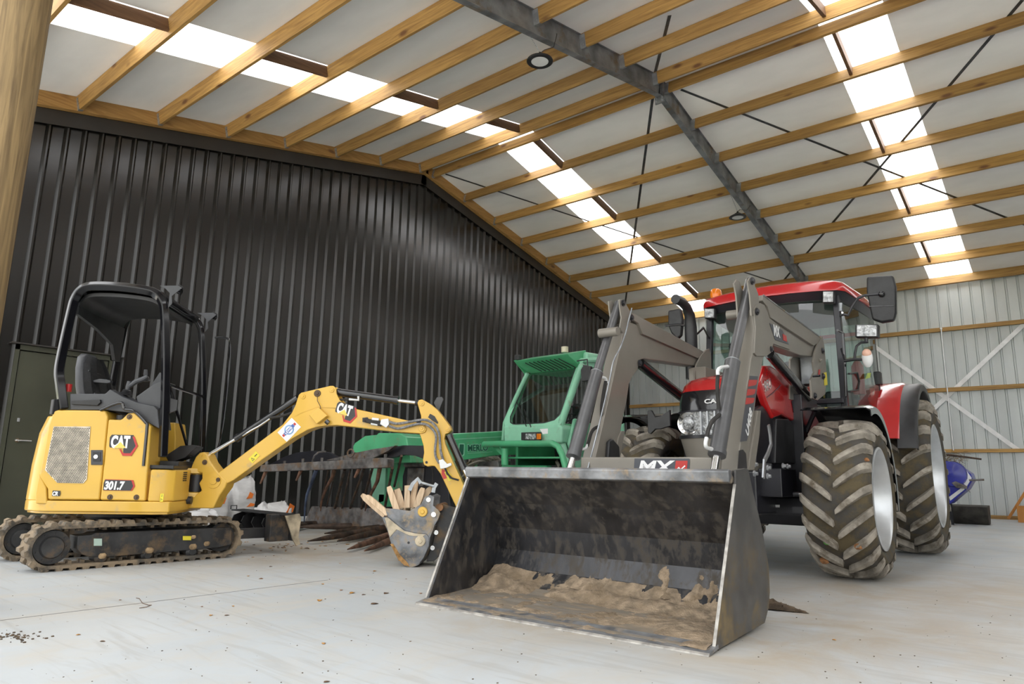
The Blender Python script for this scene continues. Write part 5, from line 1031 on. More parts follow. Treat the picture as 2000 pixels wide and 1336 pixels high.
# fenders ---------------------------------------------------------------
def fender(x0, x1, yc, zc, r, a0, a1, th, nm, mm, lip=0.0, n=22, bev=0.004):
    m = MB(); rows = []
    for i in range(n+1):
        a = radians(a0+(a1-a0)*i/n); c_, s_ = -cos(a), sin(a)
        sec_ = [(x0, r), (x1-0.03, r), (x1, r-0.02), (x1, r-lip-0.02), (x1-th, r-lip-0.02), (x1-th, r-0.03), (x1-0.035, r-th), (x0, r-th)] if x1 > x0 else [(x0, r), (x1+0.03, r), (x1, r-0.02), (x1, r-lip-0.02), (x1+th, r-lip-0.02), (x1+th, r-0.03), (x1+0.035, r-th), (x0, r-th)]
        rows.append([T(x, yc+c_*rr, zc+s_*rr) for x, rr in sec_])
    m.loft(rows); return m.build(nm, mm, TR, bevel=0, smooth=40)
for sg in (1, -1):
    fender(0.56*sg, 1.07*sg, 3.02, 0.605, 0.715, 72, 190, 0.008, 'front_mudguard', 'black_gloss', 0.05)
    fender(0.60*sg, 0.98*sg, 5.50, 0.86, 0.92, 18, 135, 0.02, 'rear_mudguard', 'tractor_red', 0.02)
    fender(0.96*sg, 1.13*sg, 5.50, 0.86, 0.90, 12, 132, 0.012, 'mudguard_extension', 'black_plastic', 0.06)
    MB().tube([T(0.30*sg, 3.2, 0.9), T(0.5*sg, 3.2, 1.15), T(0.6*sg, 3.1, 1.30)], 0.02, n=8).build('mudguard_bracket', 'chassis_black', TR)
# cab -------------------------------------------------------------------
XA, XB_, YF0, YF1, YR = 0.66, 0.76, 3.95, 4.05, 5.35
ZB, ZT = 1.42, 2.50
def post(a, b, w=0.05, nm='cab_post'): return MB().tube([T(*a), T(*b)], 0.02, flat=(w, w)).build(nm, 'chassis_black', TR, bevel=0.008)
for sg in (1, -1):
    post((XA*sg, YF0, 1.30), (0.63*sg, YF1, ZT), 0.06); post((XB_*sg, 5.05, 1.55), (0.72*sg, 5.20, ZT), 0.05); post((0.74*sg, 4.55, 1.3), (0.70*sg, 4.62, ZT), 0.03) if False else None
    m = MB(); m.open = True; m.add([T(XA*sg+0.01*sg, YF0+0.04, 1.35), T((XB_+0.02)*sg, 4.6, 1.32), T((XB_+0.02)*sg, 5.05, 1.55), T(0.745*sg, 5.18, ZT), T(0.71*sg, 4.6, ZT), T(0.645*sg, YF1+0.03, ZT)], [(0, 1, 2, 3, 4, 5)]); m.build('door_glass', 'cab_glass', TR, smooth=0)
m = MB(); m.open = True; rows = [[T(0.64*t, YF0-0.03+0.06*t*t*1, 1.48), ] for t in (0,)]
nw = 12; vs = [T((0.645-0.02*j)*t, (YF0-0.05+0.07*t*t)+0.10*j, 1.48+1.0*j) for j in (0, 1) for t in [-1+2*i/nw for i in range(nw+1)]]
m.add(vs, [(i, i+1, nw+1+i+1, nw+1+i) for i in range(nw)]); m.build('windscreen', 'cab_glass', TR)
m = MB(); m.open = True; m.add([T(-0.70, 5.3, 1.6), T(0.70, 5.3, 1.6), T(0.68, 5.3, ZT), T(-0.68, 5.3, ZT)], [(0, 1, 2, 3)]); m.build('rear_window', 'cab_glass', TR)
for a, b in (((-XA, YF0-0.02, 1.46), (XA, YF0-0.02, 1.46)), ((-0.74, 5.25, 1.56), (0.74, 5.25, 1.56)), ((-0.7, 5.28, ZT), (0.7, 5.28, ZT))): post(a, b, 0.05, 'cab_rail')
MB().box((-0.62, 4.2, 1.05), (0.62, 5.25, 1.18), T).build('cab_floor', 'chassis_black', TR, bevel=0.02)
MB().box((-0.62, 4.9, 1.18), (0.62, 5.25, 1.58), T).build('cab_rear_wall', 'chassis_black', TR, bevel=0.02)
# roof: red shell over a dark liner
def rsl(z, s, yf): 
    pts = []
    for x, y in ((-.70, .10), (-.66, .03), (-.5, .0), (-.25, -.02), (0, -.03), (.25, -.02), (.5, .0), (.66, .03), (.72, .10), (.78, .7), (.80, 1.2), (.74, 1.42), (-.74, 1.42), (-.80, 1.2), (-.78, .7)): pts.append(T(x*s, yf+y*s, z-0.03*(abs(x)/.78)**2))
    return pts
MB().loft([rsl(2.545, 1.0, 3.93), rsl(2.60, 1.0, 3.93), rsl(2.645, 0.96, 3.96), rsl(2.685, 0.85, 4.04), rsl(2.705, 0.6, 4.2)]).build('cab_roof', 'tractor_red', TR, smooth=50)
MB().loft([rsl(2.47, 0.93, 3.99), rsl(2.544, 0.98, 3.945)]).build('roof_liner', 'chassis_black', TR, smooth=50)
def worklamp(pl, x0, y0, x1, y1, nm='work_lamp', th=0.07):
    P_ = trace(pl, [(x0, y0), (x1, y0), (x1, y1), (x0, y1)]); c = sum(P_, V(0, 0, 0))/4
    o = MB().slab(P_, T.f*th).build(nm, 'black_plastic', TR, bevel=0.012, seg=3); MB().slab([c+(p-c)*0.84-T.f*0.006 for p in P_], T.f*0.008).build('lamp_lens', 'lamp_glass', o, bevel=0.002); return o
worklamp(T.py(3.93), 1606, 568, 1629, 592); worklamp(T.py(3.93), 1375, 602, 1396, 622)
worklamp(T.py(3.75), 1670, 633, 1716, 659, th=0.08)
pm = T.py(3.78)
MB().tube([T(0.66, 3.98, 1.95), pm(1650, 705), pm(1668, 702), pm(1686, 702)], 0.014, n=8).build('lamp_bracket', 'chassis_black', TR); MB().tube(trace(pm, [(1669, 702), (1670, 690), (1673, 676), (1682, 669), (1696, 668)]), 0.011, n=8).build('lamp_bracket', 'chassis_black', TR)
MB().tube(trace(pm, [(1692, 668), (1692, 659)]), 0.016, n=8).build('lamp_bracket', 'chassis_black', TR)
c = pm(1694, 700); k_ = MB().sphere(c, 0.085, 10, (0.55, 0.35, 1.0)).build('side_marker_lamp', 'lens_white', TR); MB().sphere(c-T.f*0.012+V(0, 0, 0.045), 0.05, 8, (0.8, 0.45, 0.8)).build('amber_lens', mat('pale_amber', (0.80, 0.48, 0.36), 0.2), k_)
# mirrors
def mirror(pts, pl, th, yoke):
    P_ = trace(pl, pts); o = MB().slab(P_, T.f*th).build('mirror', 'black_plastic', TR, bevel=0.02, seg=3); MB().tube(yoke, 0.012, n=8).build('mirror_arm', 'chassis_black', o); return o
pm = T.py(3.75)
o = mirror([(1692, 540), (1744, 537), (1750, 560), (1750, 610), (1746, 626), (1722, 630), (1703, 624), (1698, 600), (1692, 570)], pm, 0.07, [T(0.66, 4.02, 2.28), pm(1647, 614), pm(1656, 616), pm(1664, 600), pm(1675, 583), pm(1688, 577), pm(1722, 574)])
MB().tube(trace(pm.off(-0.004) if False else Pl(pm.o-T.f*0.002, pm.n), [(1697, 599), (1747, 597)]), 0.003, n=6).build('split_line', 'black_gloss', o); c = pm(1722, 575)-T.f*0.01; MB().sphere(c, 0.028, 8).build('ball_joint', 'black_gloss', o)
MB().tube(trace(T.py(3.9), [(1642, 592), (1642, 608)]), 0.018, n=8).build('mirror_hinge', 'galv', o)
pm = T.py(3.55)
mirror([(1304, 606), (1328, 602), (1333, 625), (1330, 655), (1322, 662), (1310, 650), (1304, 635)], pm, 0.06, [T(-0.64, 4.0, 2.2), pm(1374, 640), pm(1362, 652), pm(1350, 645), pm(1340, 636), pm(1325, 634), pm(1300, 636)])
# door handles, grab rail
MB().tube(trace(T.px(0.70), [(1636, 645), (1646, 650), (1650, 700), (1652, 775)]), 0.012, n=8).build('grab_rail', 'black_gloss', TR)
MB().tube(trace(T.px(0.72), [(1658, 730), (1674, 728), (1678, 745), (1676, 762), (1660, 765)]), 0.010, n=8).build('door_handle', 'black_plastic', TR)
MB().box((0.74, 5.0, 1.72), (0.80, 5.12, 1.86), T).build('rear_hinge', 'black_plastic', TR, bevel=0.01)
MB().slab(trace(T.px(0.765), [(1690, 740), (1694, 729), (1701, 728), (1699, 738)]), T.r*0.002).build('door_sticker', mat('lime', (0.55, 0.7, 0.1), 0.4), TR, smooth=0)
# exhaust, beacon
pe = T.px(-0.60)
MB().tube(trace(pe, [(1352, 740), (1351, 700), (1349, 640), (1347, 616), (1341, 600), (1332, 590), (1319, 584)]), [0.062, 0.062, 0.060, 0.052, 0.046, 0.046, 0.046], n=20, cap=True).build('exhaust_stack', 'black_plastic', TR, smooth=50)
c = T.py(4.15)(1399, 592); c = V(c)
b_ = MB().lathe([(0, 0.0), (0.07, 0.0), (0.07, 0.02), (0.055, 0.03), (0.055, 0.06), (0, 0.06)], c+V(0, 0, -0.03), (0, 0, 1), 24).build('beacon_base', 'black_plastic', TR); MB().lathe([(0.058, 0), (0.064, 0.06), (0.058, 0.105), (0.04, 0.125), (0, 0.13)], c+V(0, 0, 0.03), (0, 0, 1), 24).build('beacon_lens', 'amber', b_)
# cab inside
s_ = MB().box((-0.22, 4.70, 1.35), (0.22, 5.10, 1.48), T).build('driver_seat', 'seat_fabric', TR, bevel=0.05); MB().box((-0.21, 5.02, 1.48), (0.21, 5.14, 2.05), T).build('seat_backrest', 'seat_fabric', s_, bevel=0.05)
MB().tube([T(0, 4.25, 1.2), T(0, 4.42, 1.75)], 0.05, n=10).build('steering_column', 'chassis_black', TR); c = T(0, 4.44, 1.78)
MB().tube([c+T.r*0.19*cos(a)+(T.f*0.9+V(0, 0, 0.3)).normalized()*0.19*sin(a) for a in [2*pi*k/20 for k in range(21)]], 0.012, n=8, cap=False).build('steering_wheel', 'chassis_black', TR)
MB().box((0.30, 4.75, 1.3), (0.55, 5.2, 1.65), T).build('side_console', 'cab_grey', TR, bevel=0.03); MB().box((-0.55, 4.3, 1.2), (-0.40, 4.6, 2.2), T).build('control_column', 'chassis_black', TR, bevel=0.04)
e_ = MB().lathe([(0, 0.0), (0.06, 0.0), (0.06, 0.30), (0.03, 0.35), (0, 0.36)], T(0.60, 4.95, 1.62), (0, 0, 1), 18).build('fire_extinguisher', 'decal_red', TR)
MB().box((-0.66, 5.22, 2.30), (0.66, 5.30, 2.34), T).build('rear_red_line', 'tractor_red', TR)
# step and drawbar bits under the machine
for z in (0.42, 0.68): MB().box((0.50, 3.95, z), (0.80, 4.2, z+0.03), T).build('cab_step', 'chassis_black', TR, bevel=0.004)
MB().box((0.48, 3.95, 0.42), (0.50, 4.2, 1.1), T).build('step_frame', 'chassis_black', TR); MB().box((0.30, 3.9, 0.62), (0.58, 4.8, 1.05), T).build('fuel_tank', 'chassis_black', TR, bevel=0.04)

MB().slab([p+T.r*0.003 for p in trace(LA, [(1183, 862), (1190, 857), (1203, 872), (1204, 895), (1180, 900)])], T.r*0.03).build('black_pouch', 'black_plastic', arl, bevel=0.01)
MB().slab([p+T.r*0.003 for p in trace(RA, [(1442, 880), (1450, 878), (1456, 886), (1458, 915), (1440, 915)])], T.r*0.001).build('worn_patch', 'chassis_black', arm, smooth=0)
MB().slab(trace(T.py(2.62), [(1264, 802), (1272, 801), (1280, 815), (1290, 813), (1308, 800), (1309, 832), (1290, 838), (1280, 838), (1270, 848), (1265, 845)]), T.f*0.03).build('headlamp_guard', 'black_plastic', TR, bevel=0.006)
# ================================================================== green telehandler with muck grab
mat('merlo_green', (0.085, 0.42, 0.20), 0.38, var=0.10, sc=3, coat=0.15, dirt=(0.22, 0.24, 0.15), damt=0.18, dsc=5)
mat('pale_green_paint', (0.27, 0.60, 0.41), 0.38, var=0.08, sc=3, coat=0.15, dirt=(0.26, 0.30, 0.22), damt=0.15, dsc=5)
mat('worn_steel', (0.17, 0.16, 0.155), 0.55, 0.4, var=0.3, sc=9, dirt=(0.20, 0.13, 0.08), damt=0.42, dsc=6, bump=0.3, bsc=25)
mat('tine_rust', (0.065, 0.042, 0.030), 0.62, 0.3, var=0.35, sc=10, dirt=(0.16, 0.09, 0.05), damt=0.35, dsc=9, bump=0.25, bsc=30)
mat('dark_green_text', (0.02, 0.11, 0.07), 0.4, var=0.01)
glass('dark_glass', (0.74, 0.83, 0.79))
TH = thing('telehandler', 'green telehandler with sloped windscreen parked beyond the bucket, muck grab on its boom', 'telehandler', (-6, 7, 0))
G = frame((-6, 7, 0), radians(4))
ws = Pl(G(0.8, 0.10, 1.7), -G.f*0.9+V(0, 0, 0.42))
def gslab(pl, pts, th, nm, mm, bev=0.006, par=TH, seg=2): return MB().slab(trace(pl, pts), -pl.n*th*(1 if (CAM-pl.o).dot(pl.n) > 0 else -1)).build(nm, mm, par, bevel=bev, seg=seg)
m = MB(); m.open = True; m.slab(trace(ws, [(1034.7, 727.5), (1116, 717), (1125, 719), (1094, 811), (1082, 820.6), (1063, 826), (1002, 829), (996, 824), (997, 813)]), -ws.n*0.004); m.build('windscreen', 'dark_glass', TH, smooth=0)
outer_ = [(1026, 728), (1034, 723), (1118, 711), (1132, 715), (1101, 812), (1093, 834), (1060, 838), (1000, 838), (986, 834), (984, 822)]
inner_ = [(1032, 731), (1037, 727.5), (1115, 717), (1124, 719), (1094, 809), (1083, 820), (1063, 826), (1003, 829), (997, 825), (997, 814)]
MB().holed(trace(ws, outer_), trace(ws, inner_), -ws.n*0.05).build('windscreen_frame', 'pale_green_paint', TH, bevel=0.006)
MB().tube(trace(ws, inner_+inner_[:1]), 0.007, n=6).build('windscreen_seal', 'black_plastic', TH)
pf = Pl(G(0, -0.10, 0), -G.f)
gslab(pf, [(982, 832), (1000, 829), (1060, 833), (1090, 828), (1098, 835), (1097, 866), (984, 866)], 0.25, 'front_fascia', 'pale_green_paint', 0.03, seg=3)
MB().tube(trace(G.py(-0.02), [(1139, 712), (1133, 722), (1116, 770), (1101, 812), (1094, 835), (1097, 862), (1104, 885), (1113, 912)]), 0.045, n=12).build('cab_corner_post', 'pale_green_paint', TH)
MB().tube(trace(G.py(0.05), [(1030, 729), (1006, 780), (986, 826), (983, 860)]), 0.028, n=10).build('cab_corner_post', 'pale_green_paint', TH)
vz = 2.14
vis = MB().loft([[G(x, -0.02, 2.20), G(x, 0.35, 2.30), G(x, 0.40, 2.10), G(x, 0.30, 2.06), G(x, 0.02, 2.17)] for x in (0.34, 1.24)]).build('roof_visor', 'merlo_green', TH, bevel=0.004)
MB().slab([G(0.34, -0.03, 2.205), G(0.34, 0.0, 2.215), G(0.30, 0.34, 2.07), G(0.30, 0.27, 2.03)], G.r*0.02).build('visor_cheek', 'merlo_green', vis)
for k in range(9): MB().tube([G(0.52+0.07*k, 0.00, 2.16), G(0.60+0.07*k, 0.24, 2.07)], 0.006, n=6).build('roof_guard_bar', 'black_plastic', vis)
MB().loft([[G(x, 0.30, 2.06), G(x, 0.30, 2.27), G(x, 0.9, 2.29), G(x, 1.05, 2.2), G(x, 1.05, 2.1)] for x in (0.30, 1.30)]).build('cab_roof', 'pale_green_paint', TH, bevel=0.04, seg=3)
MB().tube([G(1.28, 0.20, 2.14), G(1.32, 0.6, 2.20), G(1.32, 0.9, 2.16), G(1.30, 1.02, 1.95), G(1.30, 1.06, 1.0)], 0.035, n=10).build('door_frame_rail', 'pale_green_paint', TH)
m = MB(); m.open = True; m.add([G(1.27, 0.0, 1.15), G(1.28, 0.24, 2.10), G(1.31, 1.0, 2.10), G(1.31, 1.04, 1.0), G(1.28, 0.1, 0.95)], [(0, 1, 2, 3, 4)]); m.build('door_glass', 'dark_glass', TH, smooth=0)
MB().slab([G(1.22, -0.02, 1.10), G(1.22, 0.10, 1.42), G(1.22, 1.04, 1.3), G(1.22, 1.04, 0.75), G(1.22, 0.15, 0.8)], G.r*0.05).build('door_panel', 'pale_green_paint', TH, bevel=0.02)
MB().box((0.30, 1.0, 0.8), (1.25, 1.05, 1.3), G).build('cab_rear', 'black_plastic', TH); MB().box((0.28, 0.1, 0.75), (1.22, 1.04, 0.85), G).build('cab_floor', 'black_plastic', TH); MB().box((0.24, 0.15, 0.8), (0.28, 1.04, 1.35), G).build('cab_side_panel', 'merlo_green', TH)
MB().box((0.38, 0.02, 1.2), (1.15, 0.22, 1.36), G).build('dashboard', 'merlo_green', TH, bevel=0.03); MB().box((0.5, 0.6, 0.85), (1.0, 1.0, 1.25), G).build('operator_seat', 'seat_fabric', TH, bevel=0.05); MB().box((0.55, 0.92, 1.2), (0.95, 1.0, 1.7), G).build('seat_backrest', 'seat_fabric', TH, bevel=0.05)
c = G(0.95, 0.36, 1.50); MB().tube([c+G.r*0.17*cos(a)+(G.f*0.75+V(0, 0, 0.66))*0.17*sin(a) for a in [2*pi*k/20 for k in range(21)]], 0.011, n=8, cap=False).tube([c, G(0.95, 0.22, 1.3)], 0.02, n=8).tube([c-G.r*0.17, c+G.r*0.17], 0.008, n=6).build('steering_wheel', 'black_plastic', TH)
for a, b in (((1006, 776), (1028, 833)), ((1024, 800), (1037, 834))): MB().tube(trace(ws.off(0.02), [a, b]), 0.007, n=6).build('wiper', 'black_plastic', TH)
q = gslab(pf.off(0.0), [(1023, 845), (1058, 844), (1058, 860), (1023, 860)], -0.05, 'headlight', 'black_plastic', 0.004); pq = pf.off(0.052)
gslab(pq, [(1026, 847), (1046, 847), (1046, 858), (1026, 858)], 0.004, 'lamp_lens', 'lamp_glass', 0.001, q); gslab(pq, [(1048, 847), (1056.5, 847), (1056.5, 858), (1048, 858)], 0.004, 'indicator_lens', 'amber', 0.001, q)
gslab(pf.off(0.002), [(1054, 838), (1070, 837), (1070, 847), (1060, 848)], 0.001, 'sticker', 'decal_white', 0)
MB().tube(trace(G.py(-0.28), [(945, 868), (985, 866.5), (1048, 866.5), (1078, 866), (1090, 872), (1098, 888), (1105, 915)]), 0.038, n=12).build('bumper_tube', 'merlo_green', TH)
MB().cyl(G.py(-0.22)(986, 876), G.py(-0.22)(986, 908), 0.045, n=16).build('bumper_upright', 'merlo_green', TH)
MB().slab(trace(G.py(-0.2), [(962, 873), (975, 873), (985, 893), (978, 888)]), G.f*0.03).build('bumper_gusset', 'merlo_green', TH)
MB().slab([G(x, y, 0.93) for x, y in ((0.25, -0.1), (1.22, -0.1), (1.22, 1.0), (0.25, 1.0))], (0, 0, 0.02)).build('wheel_arch', 'merlo_green', TH)
gslab(G.py(-0.05), [(932, 906), (937, 902), (972, 899), (975, 918), (932, 920)], 0.25, 'step_plate', 'worn_steel', 0.01)
tyre(0.86, 1.30-0.86+0.06 if False else 1.26, 0.42, 0.50, 0.27, 17, 'front_wheel', G, TH, 'merlo_green')
tyre(0.76, 1.12, 2.0, 0.50, 0.27, 17, 'rear_wheel', G, TH, 'merlo_green'); tyre(-0.40, -0.80, 0.42, 0.50, 0.27, 17, 'front_wheel', G, TH, 'merlo_green'); tyre(-0.40, -0.80, 2.0, 0.50, 0.27, 17, 'rear_wheel', G, TH, 'merlo_green')
MB().box((-0.4, 0.0, 0.45), (0.9, 2.4, 0.85), G).build('chassis', 'merlo_green', TH, bevel=0.03); MB().box((0.25, 1.1, 0.85), (1.1, 2.2, 1.05), G).build('engine_cover', 'merlo_green', TH, bevel=0.05)
gslab(G.py(0.0), [(1138, 712), (1158, 716), (1157, 744), (1140, 746)], -0.05, 'mirror', 'black_plastic', 0.01); MB().tube(trace(G.py(-0.02), [(1127, 705), (1147, 702), (1148, 722)]), 0.009, n=6).build('mirror_arm', 'black_plastic', TH)
c = G(1.14, 0.05, 2.24); MB().cyl(c, c+V(0, 0, 0.07), 0.045, n=14).build('marker_lamp', mat('cream_lens', (0.62, 0.58, 0.42), 0.3), TH)
c = G(0.34, 0.05, 2.22); MB().box(c+V(-0.04, -0.03, 0), c+V(0.04, 0.03, 0.07)).build('work_lamp', 'black_plastic', TH, bevel=0.01)
# boom
bpn = G.px(-0.08)
bo = gslab(bpn, [(838, 853), (885, 847), (985, 842), (1035, 838), (1035, 888), (976, 889), (903, 899), (850, 903)], 0.32, 'boom', 'merlo_green', 0.012)
MB().slab([p+G.r*0.004 for p in trace(bpn, [(838, 862), (885, 857.5), (985, 852), (985, 853.5), (885, 859), (838, 864)])], G.r*0.004).build('boom_rib', 'pale_green_paint', bo)
u = pax(bpn, (914, 881), (962, 879)); wv = G.r.cross(u); wv = wv if wv.z > 0 else -wv; s_ = (bpn(914, 868)-bpn(914, 881)).length
text('lettering', 'MERLO', 'pale_green_paint', bo, bpn(913, 881.3)+G.r*0.002, u, wv, s_*1.36, bold=0.011, depth=0.0005, sx=1.0); text('lettering', 'MERLO', 'dark_green_text', bo, bpn(913, 881.3)+G.r*0.004, u, wv, s_*1.36, bold=0.003, depth=0.0005, sx=1.0)
gslab(bpn.off(0.002), [(896, 866), (907, 866), (908, 870), (907, 889), (903, 892), (894, 890)], -0.001, 'emblem', 'pale_green_paint', 0, bo); gslab(bpn.off(0.004), [(898, 868), (905.5, 868), (906, 870), (905, 887), (902, 890), (896, 888)], -0.001, 'emblem_ground', 'dark_green_text', 0, bo)
gslab(bpn.off(0.003), [(913, 885), (962, 882), (962, 883), (913, 886.2)], -0.001, 'white_line', 'pale_green_paint', 0, bo)
hs = PY(5.95)
gslab(hs, [(731, 873), (735, 867), (754, 854), (777, 852), (780, 848.5), (822, 849), (835, 856), (845, 905), (800, 905), (731, 885)], -0.35, 'headstock', 'merlo_green', 0.015)
for P_, mm in (([(757, 888), (777, 886), (776, 958), (756, 958)], 'merlo_green'), ([(780, 886), (794, 884), (792, 958), (776, 960)], 'merlo_green'), ([(722, 912), (754, 900), (750, 980), (728, 985)], 'pale_green_paint'), ([(808, 890), (812, 890), (811, 935), (807, 935)], 'merlo_green'), ([(740, 965), (762, 965), (765, 990), (738, 990)], 'merlo_green')): gslab(PY(5.90), P_, 0.10, 'hitch_column', mm, 0.006)
gslab(PY(5.85), [(792, 908), (862, 905), (872, 930), (880, 990), (870, 1030), (785, 1000), (786, 930)], 0.05, 'carriage_plate', 'chassis_black', 0.01); gslab(PY(5.83), [(796, 914), (827, 914), (826, 950), (794, 950)], 0.02, 'carriage_panel', 'worn_steel', 0.006)
MB().tube(trace(PY(5.8), [(792, 908), (810, 907), (828, 907)]), 0.03, n=10).build('carriage_tube', 'worn_steel', TH); MB().tube(trace(PY(5.78), [(843, 912), (846, 925), (845, 950), (842, 960)]), 0.008, n=6).build('carriage_hose', 'rubber', TH)
# muck grab
GR = bpy.data.objects.new('muck_grab', None); COL.objects.link(GR); GR.parent = TH; GR.location = (-1.0, -1.6, 0)
bp5 = PY(5.0)
def bar3(pl, pts, th, nm, mm, bev=0.006): return gslab(pl, pts, th, nm, mm, bev, GR)
bar3(bp5, [(509, 908), (745, 894), (757, 896), (756, 913), (743, 914), (506, 921.5)], 0.10, 'grab_beam', 'worn_steel', 0.008)
for x, y in ((514, 906), (549, 904.5), (585, 900), (622, 898.5), (661, 897), (703, 895), (746, 892)):
    c = bp5(x, y); MB().cyl(c+V(0, 0.05, -0.02), c+V(0, 0.05, 0.028), 0.018, n=6).build('clamp_nut', 'worn_steel', GR)
for x, y0, y1 in ((512, 922, 945), (582, 917, 939), (696, 913, 933)):
    a, b_ = bp5.off(0)(x, y0)+V(0, 0.05, 0), bp5(x-3.5, y1)+V(0, 0.0, 0); MB().tube([a+V(0, 0, 0.03), a, b_], [0.028, 0.026, 0.012], n=8).build('broken_tine', mat('rust_brown', (0.15, 0.075, 0.045), 0.75, 0.2, var=0.3, sc=12, bump=0.2), GR)
for pts, mm in (([(618, 917), (610, 940), (600, 965), (596, 990), (594, 1020)], mat('blue_steel', (0.09, 0.12, 0.2), 0.45, 0.5, var=0.3)), ([(653, 914), (650, 930), (639, 950), (629, 975), (626, 998)], 'rust_brown'), ([(742, 913), (737, 940), (726, 962), (716, 985), (713, 998)], 'rust_brown')):
    P_ = [PY(5.06+0.05*i)(*q_) for i, q_ in enumerate(pts)]; MB().tube(P_, [0.026, 0.022, 0.018, 0.014, 0.006], n=8).build('curved_tine', mm, GR)
for a, b_, r in (((665, 917), (654, 992), 0.018), ((676, 917), (668, 992), 0.012), ((703, 915), (684, 992), 0.016), ((719, 914), (706, 993), 0.016), ((633, 918), (625, 990), 0.010), ((647, 918), (638, 990), 0.010), ((758, 914), (752, 990), 0.016), ((776, 890), (770, 950), 0.014)):
    MB().tube([bp5.off(0)(*a)+V(0, 0.06, 0), PY(5.55)(*b_)], r, n=8).build('grab_tine', 'tine_rust', GR)
bar3(PY(5.55), [(609, 988.6), (748, 993.5), (800, 996), (800, 1036), (748, 1032), (593.4, 1021)], 0.02, 'back_plate', 'worn_steel', 0.003)
bar3(PY(5.5), [(640, 928), (700, 925), (705, 985), (640, 985)], 0.03, 'grab_frame_plate', 'chassis_black', 0.01) if False else None
bar3(PY(5.45), [(720, 894), (750, 876), (787, 869.7), (826, 870.4), (830, 884), (828, 897), (810, 890), (787, 888.5), (757, 897), (735, 905)], 0.06, 'clamp_arm', 'chassis_black', 0.006)
bar3(PY(5.35), [(636, 899), (690, 885), (729, 877), (758, 873), (772, 870), (760, 880), (735, 892), (722, 898)], 0.05, 'clamp_link', 'worn_steel', 0.005)
bar3(PY(5.45), [(527, 907), (555, 892), (578, 884), (609, 880.5), (640, 883), (660, 893), (660, 903), (600, 905)], 0.05, 'clamp_arm', 'chassis_black', 0.006)
MB().tube(trace(PY(5.33), [(610, 902), (614, 890), (623, 883), (636, 882)]), 0.012, n=8).build('pipe', 'worn_steel', GR)
c = PY(5.3)(685, 885); MB().tube([c+V(0.06*cos(a), 0, 0.045*sin(a)) for a in [2*pi*k/14 for k in range(15)]], 0.010, n=6, cap=False).build('shackle', 'worn_steel', GR)
for tip, base, L_, r, mm in (((601, 1057), (749, 1031), 1.1, 0.036, 'tine_rust'), ((659, 1057), (760, 1034), 1.1, 0.036, 'tine_rust'), ((679, 1073), (775, 1040), 1.1, 0.036, 'rust_brown'), ((712, 1076), (790, 1050), 1.0, 0.034, 'rust_brown'), ((583, 1029), (694, 1027), 0.9, 0.036, 'tine_rust'), ((634, 1042), (748, 1029), 0.9, 0.034, 'tine_rust'), ((520, 1027), (624, 1022), 0.8, 0.034, 'tine_rust'), ((500, 1044), (600, 1031), 0.9, 0.034, 'tine_rust')):
    A = PZ(0.035 if tip[1] > 1050 else 0.07)(*tip); A = A if A.y < 5.4 else PY(4.75)(*tip); B_ = PY(max(A.y+L_, 5.45) if A.y+L_ < 5.7 else 5.6)(*base); B_.z = max(B_.z, 0.05)
    MB().tube([A, A+(B_-A)*0.22, A+(B_-A)*0.5, B_], [0.006, r*0.75, r, r], n=12).build('fork_tine', mm, GR)
bar3(PY(5.62), [(600, 1020), (800, 1030), (800, 1046), (600, 1032)], 0.12, 'lower_beam', 'tine_rust', 0.01)
# sacks --------------------------------------------------------------
mat('sack_white', (0.66, 0.65, 0.645), 0.45, var=0.06, sc=6, bump=0.9, bsc=9, stretch=(1, 1, 3))
mat('orange_print', (0.80, 0.20, 0.03), 0.5, var=0.1)
def sack(c, w, d, h, seed, lab, folded=0.0, prints=()):
    rnd = random.Random(seed); loops = []
    for i in range(15):
        v = i/14; z = h*v; k = 1-0.18*abs(2*v-1)**3 if v < 0.75 else 1-(v-0.75)*1.1
        dd = d*(1 if v < 0.7 else 1-(v-0.7)/0.3*0.85)
        pts = []
        for j in range(32):
            a = 2*pi*j/32; cx_ = math.copysign(abs(cos(a))**0.38, cos(a)); sy_ = math.copysign(abs(sin(a))**0.45, sin(a))
            n_ = mnoise.fractal(Vector((cx_*2+seed, sy_*2, v*5)), 0.8, 2, 4)*0.13
            pts.append(c+V(sy_*dd/2*(1+n_), cx_*w/2*k*(1+n_), z+(0.05*n_*8 if v > 0.6 else 0)+(0.06*abs(cx_)**3*h*folded if v > 0.85 else 0)))
        loops.append(pts)
    o = tag(MB().loft(loops).build('feed_sack', 'sack_white', smooth=60), lab, 'sack')
    for (py, pz, w_, h_) in prints:
        x = c.x+d/2*1.02-max(0, (pz+h_/2)/h-0.7)*d*0.35
        m = MB(); P_ = [(x, c.y+py-w_/2, pz), (x, c.y+py-w_/4, pz+h_*0.4), (x-0.01, c.y+py, pz+h_), (x, c.y+py+w_/2, pz+h_*0.7), (x, c.y+py+w_/3, pz+h_*0.1)]
        m.slab([Vector(p)-o.location for p in P_], (0.004, 0, 0)); q_ = m.build('orange_mark', 'orange_print', None); q_.parent = o; q_.location = q_.location
    return o
c0 = PX(-8.6)(468, 990); sack(V(-8.6, c0.y, 0), 0.34, 0.28, 0.60, 3, 'tall white feed sack with orange print standing against the dark wall', 1.0, ((0.05, 0.36, 0.10, 0.09), (0.07, 0.26, 0.12, 0.05)))
c0 = PX(-8.55)(412, 990); sack(V(-8.5, c0.y, 0), 0.30, 0.26, 0.52, 8, 'white sack with an orange panel, left of the tall one', 0.3, ((0.03, 0.30, 0.13, 0.12),))
c0 = PX(-7.9)(395, 1005); o = sack(V(-8.05, c0.y+0.0, 0), 0.46, 0.34, 0.26, 12, 'low flat white sack lying behind the excavator track')
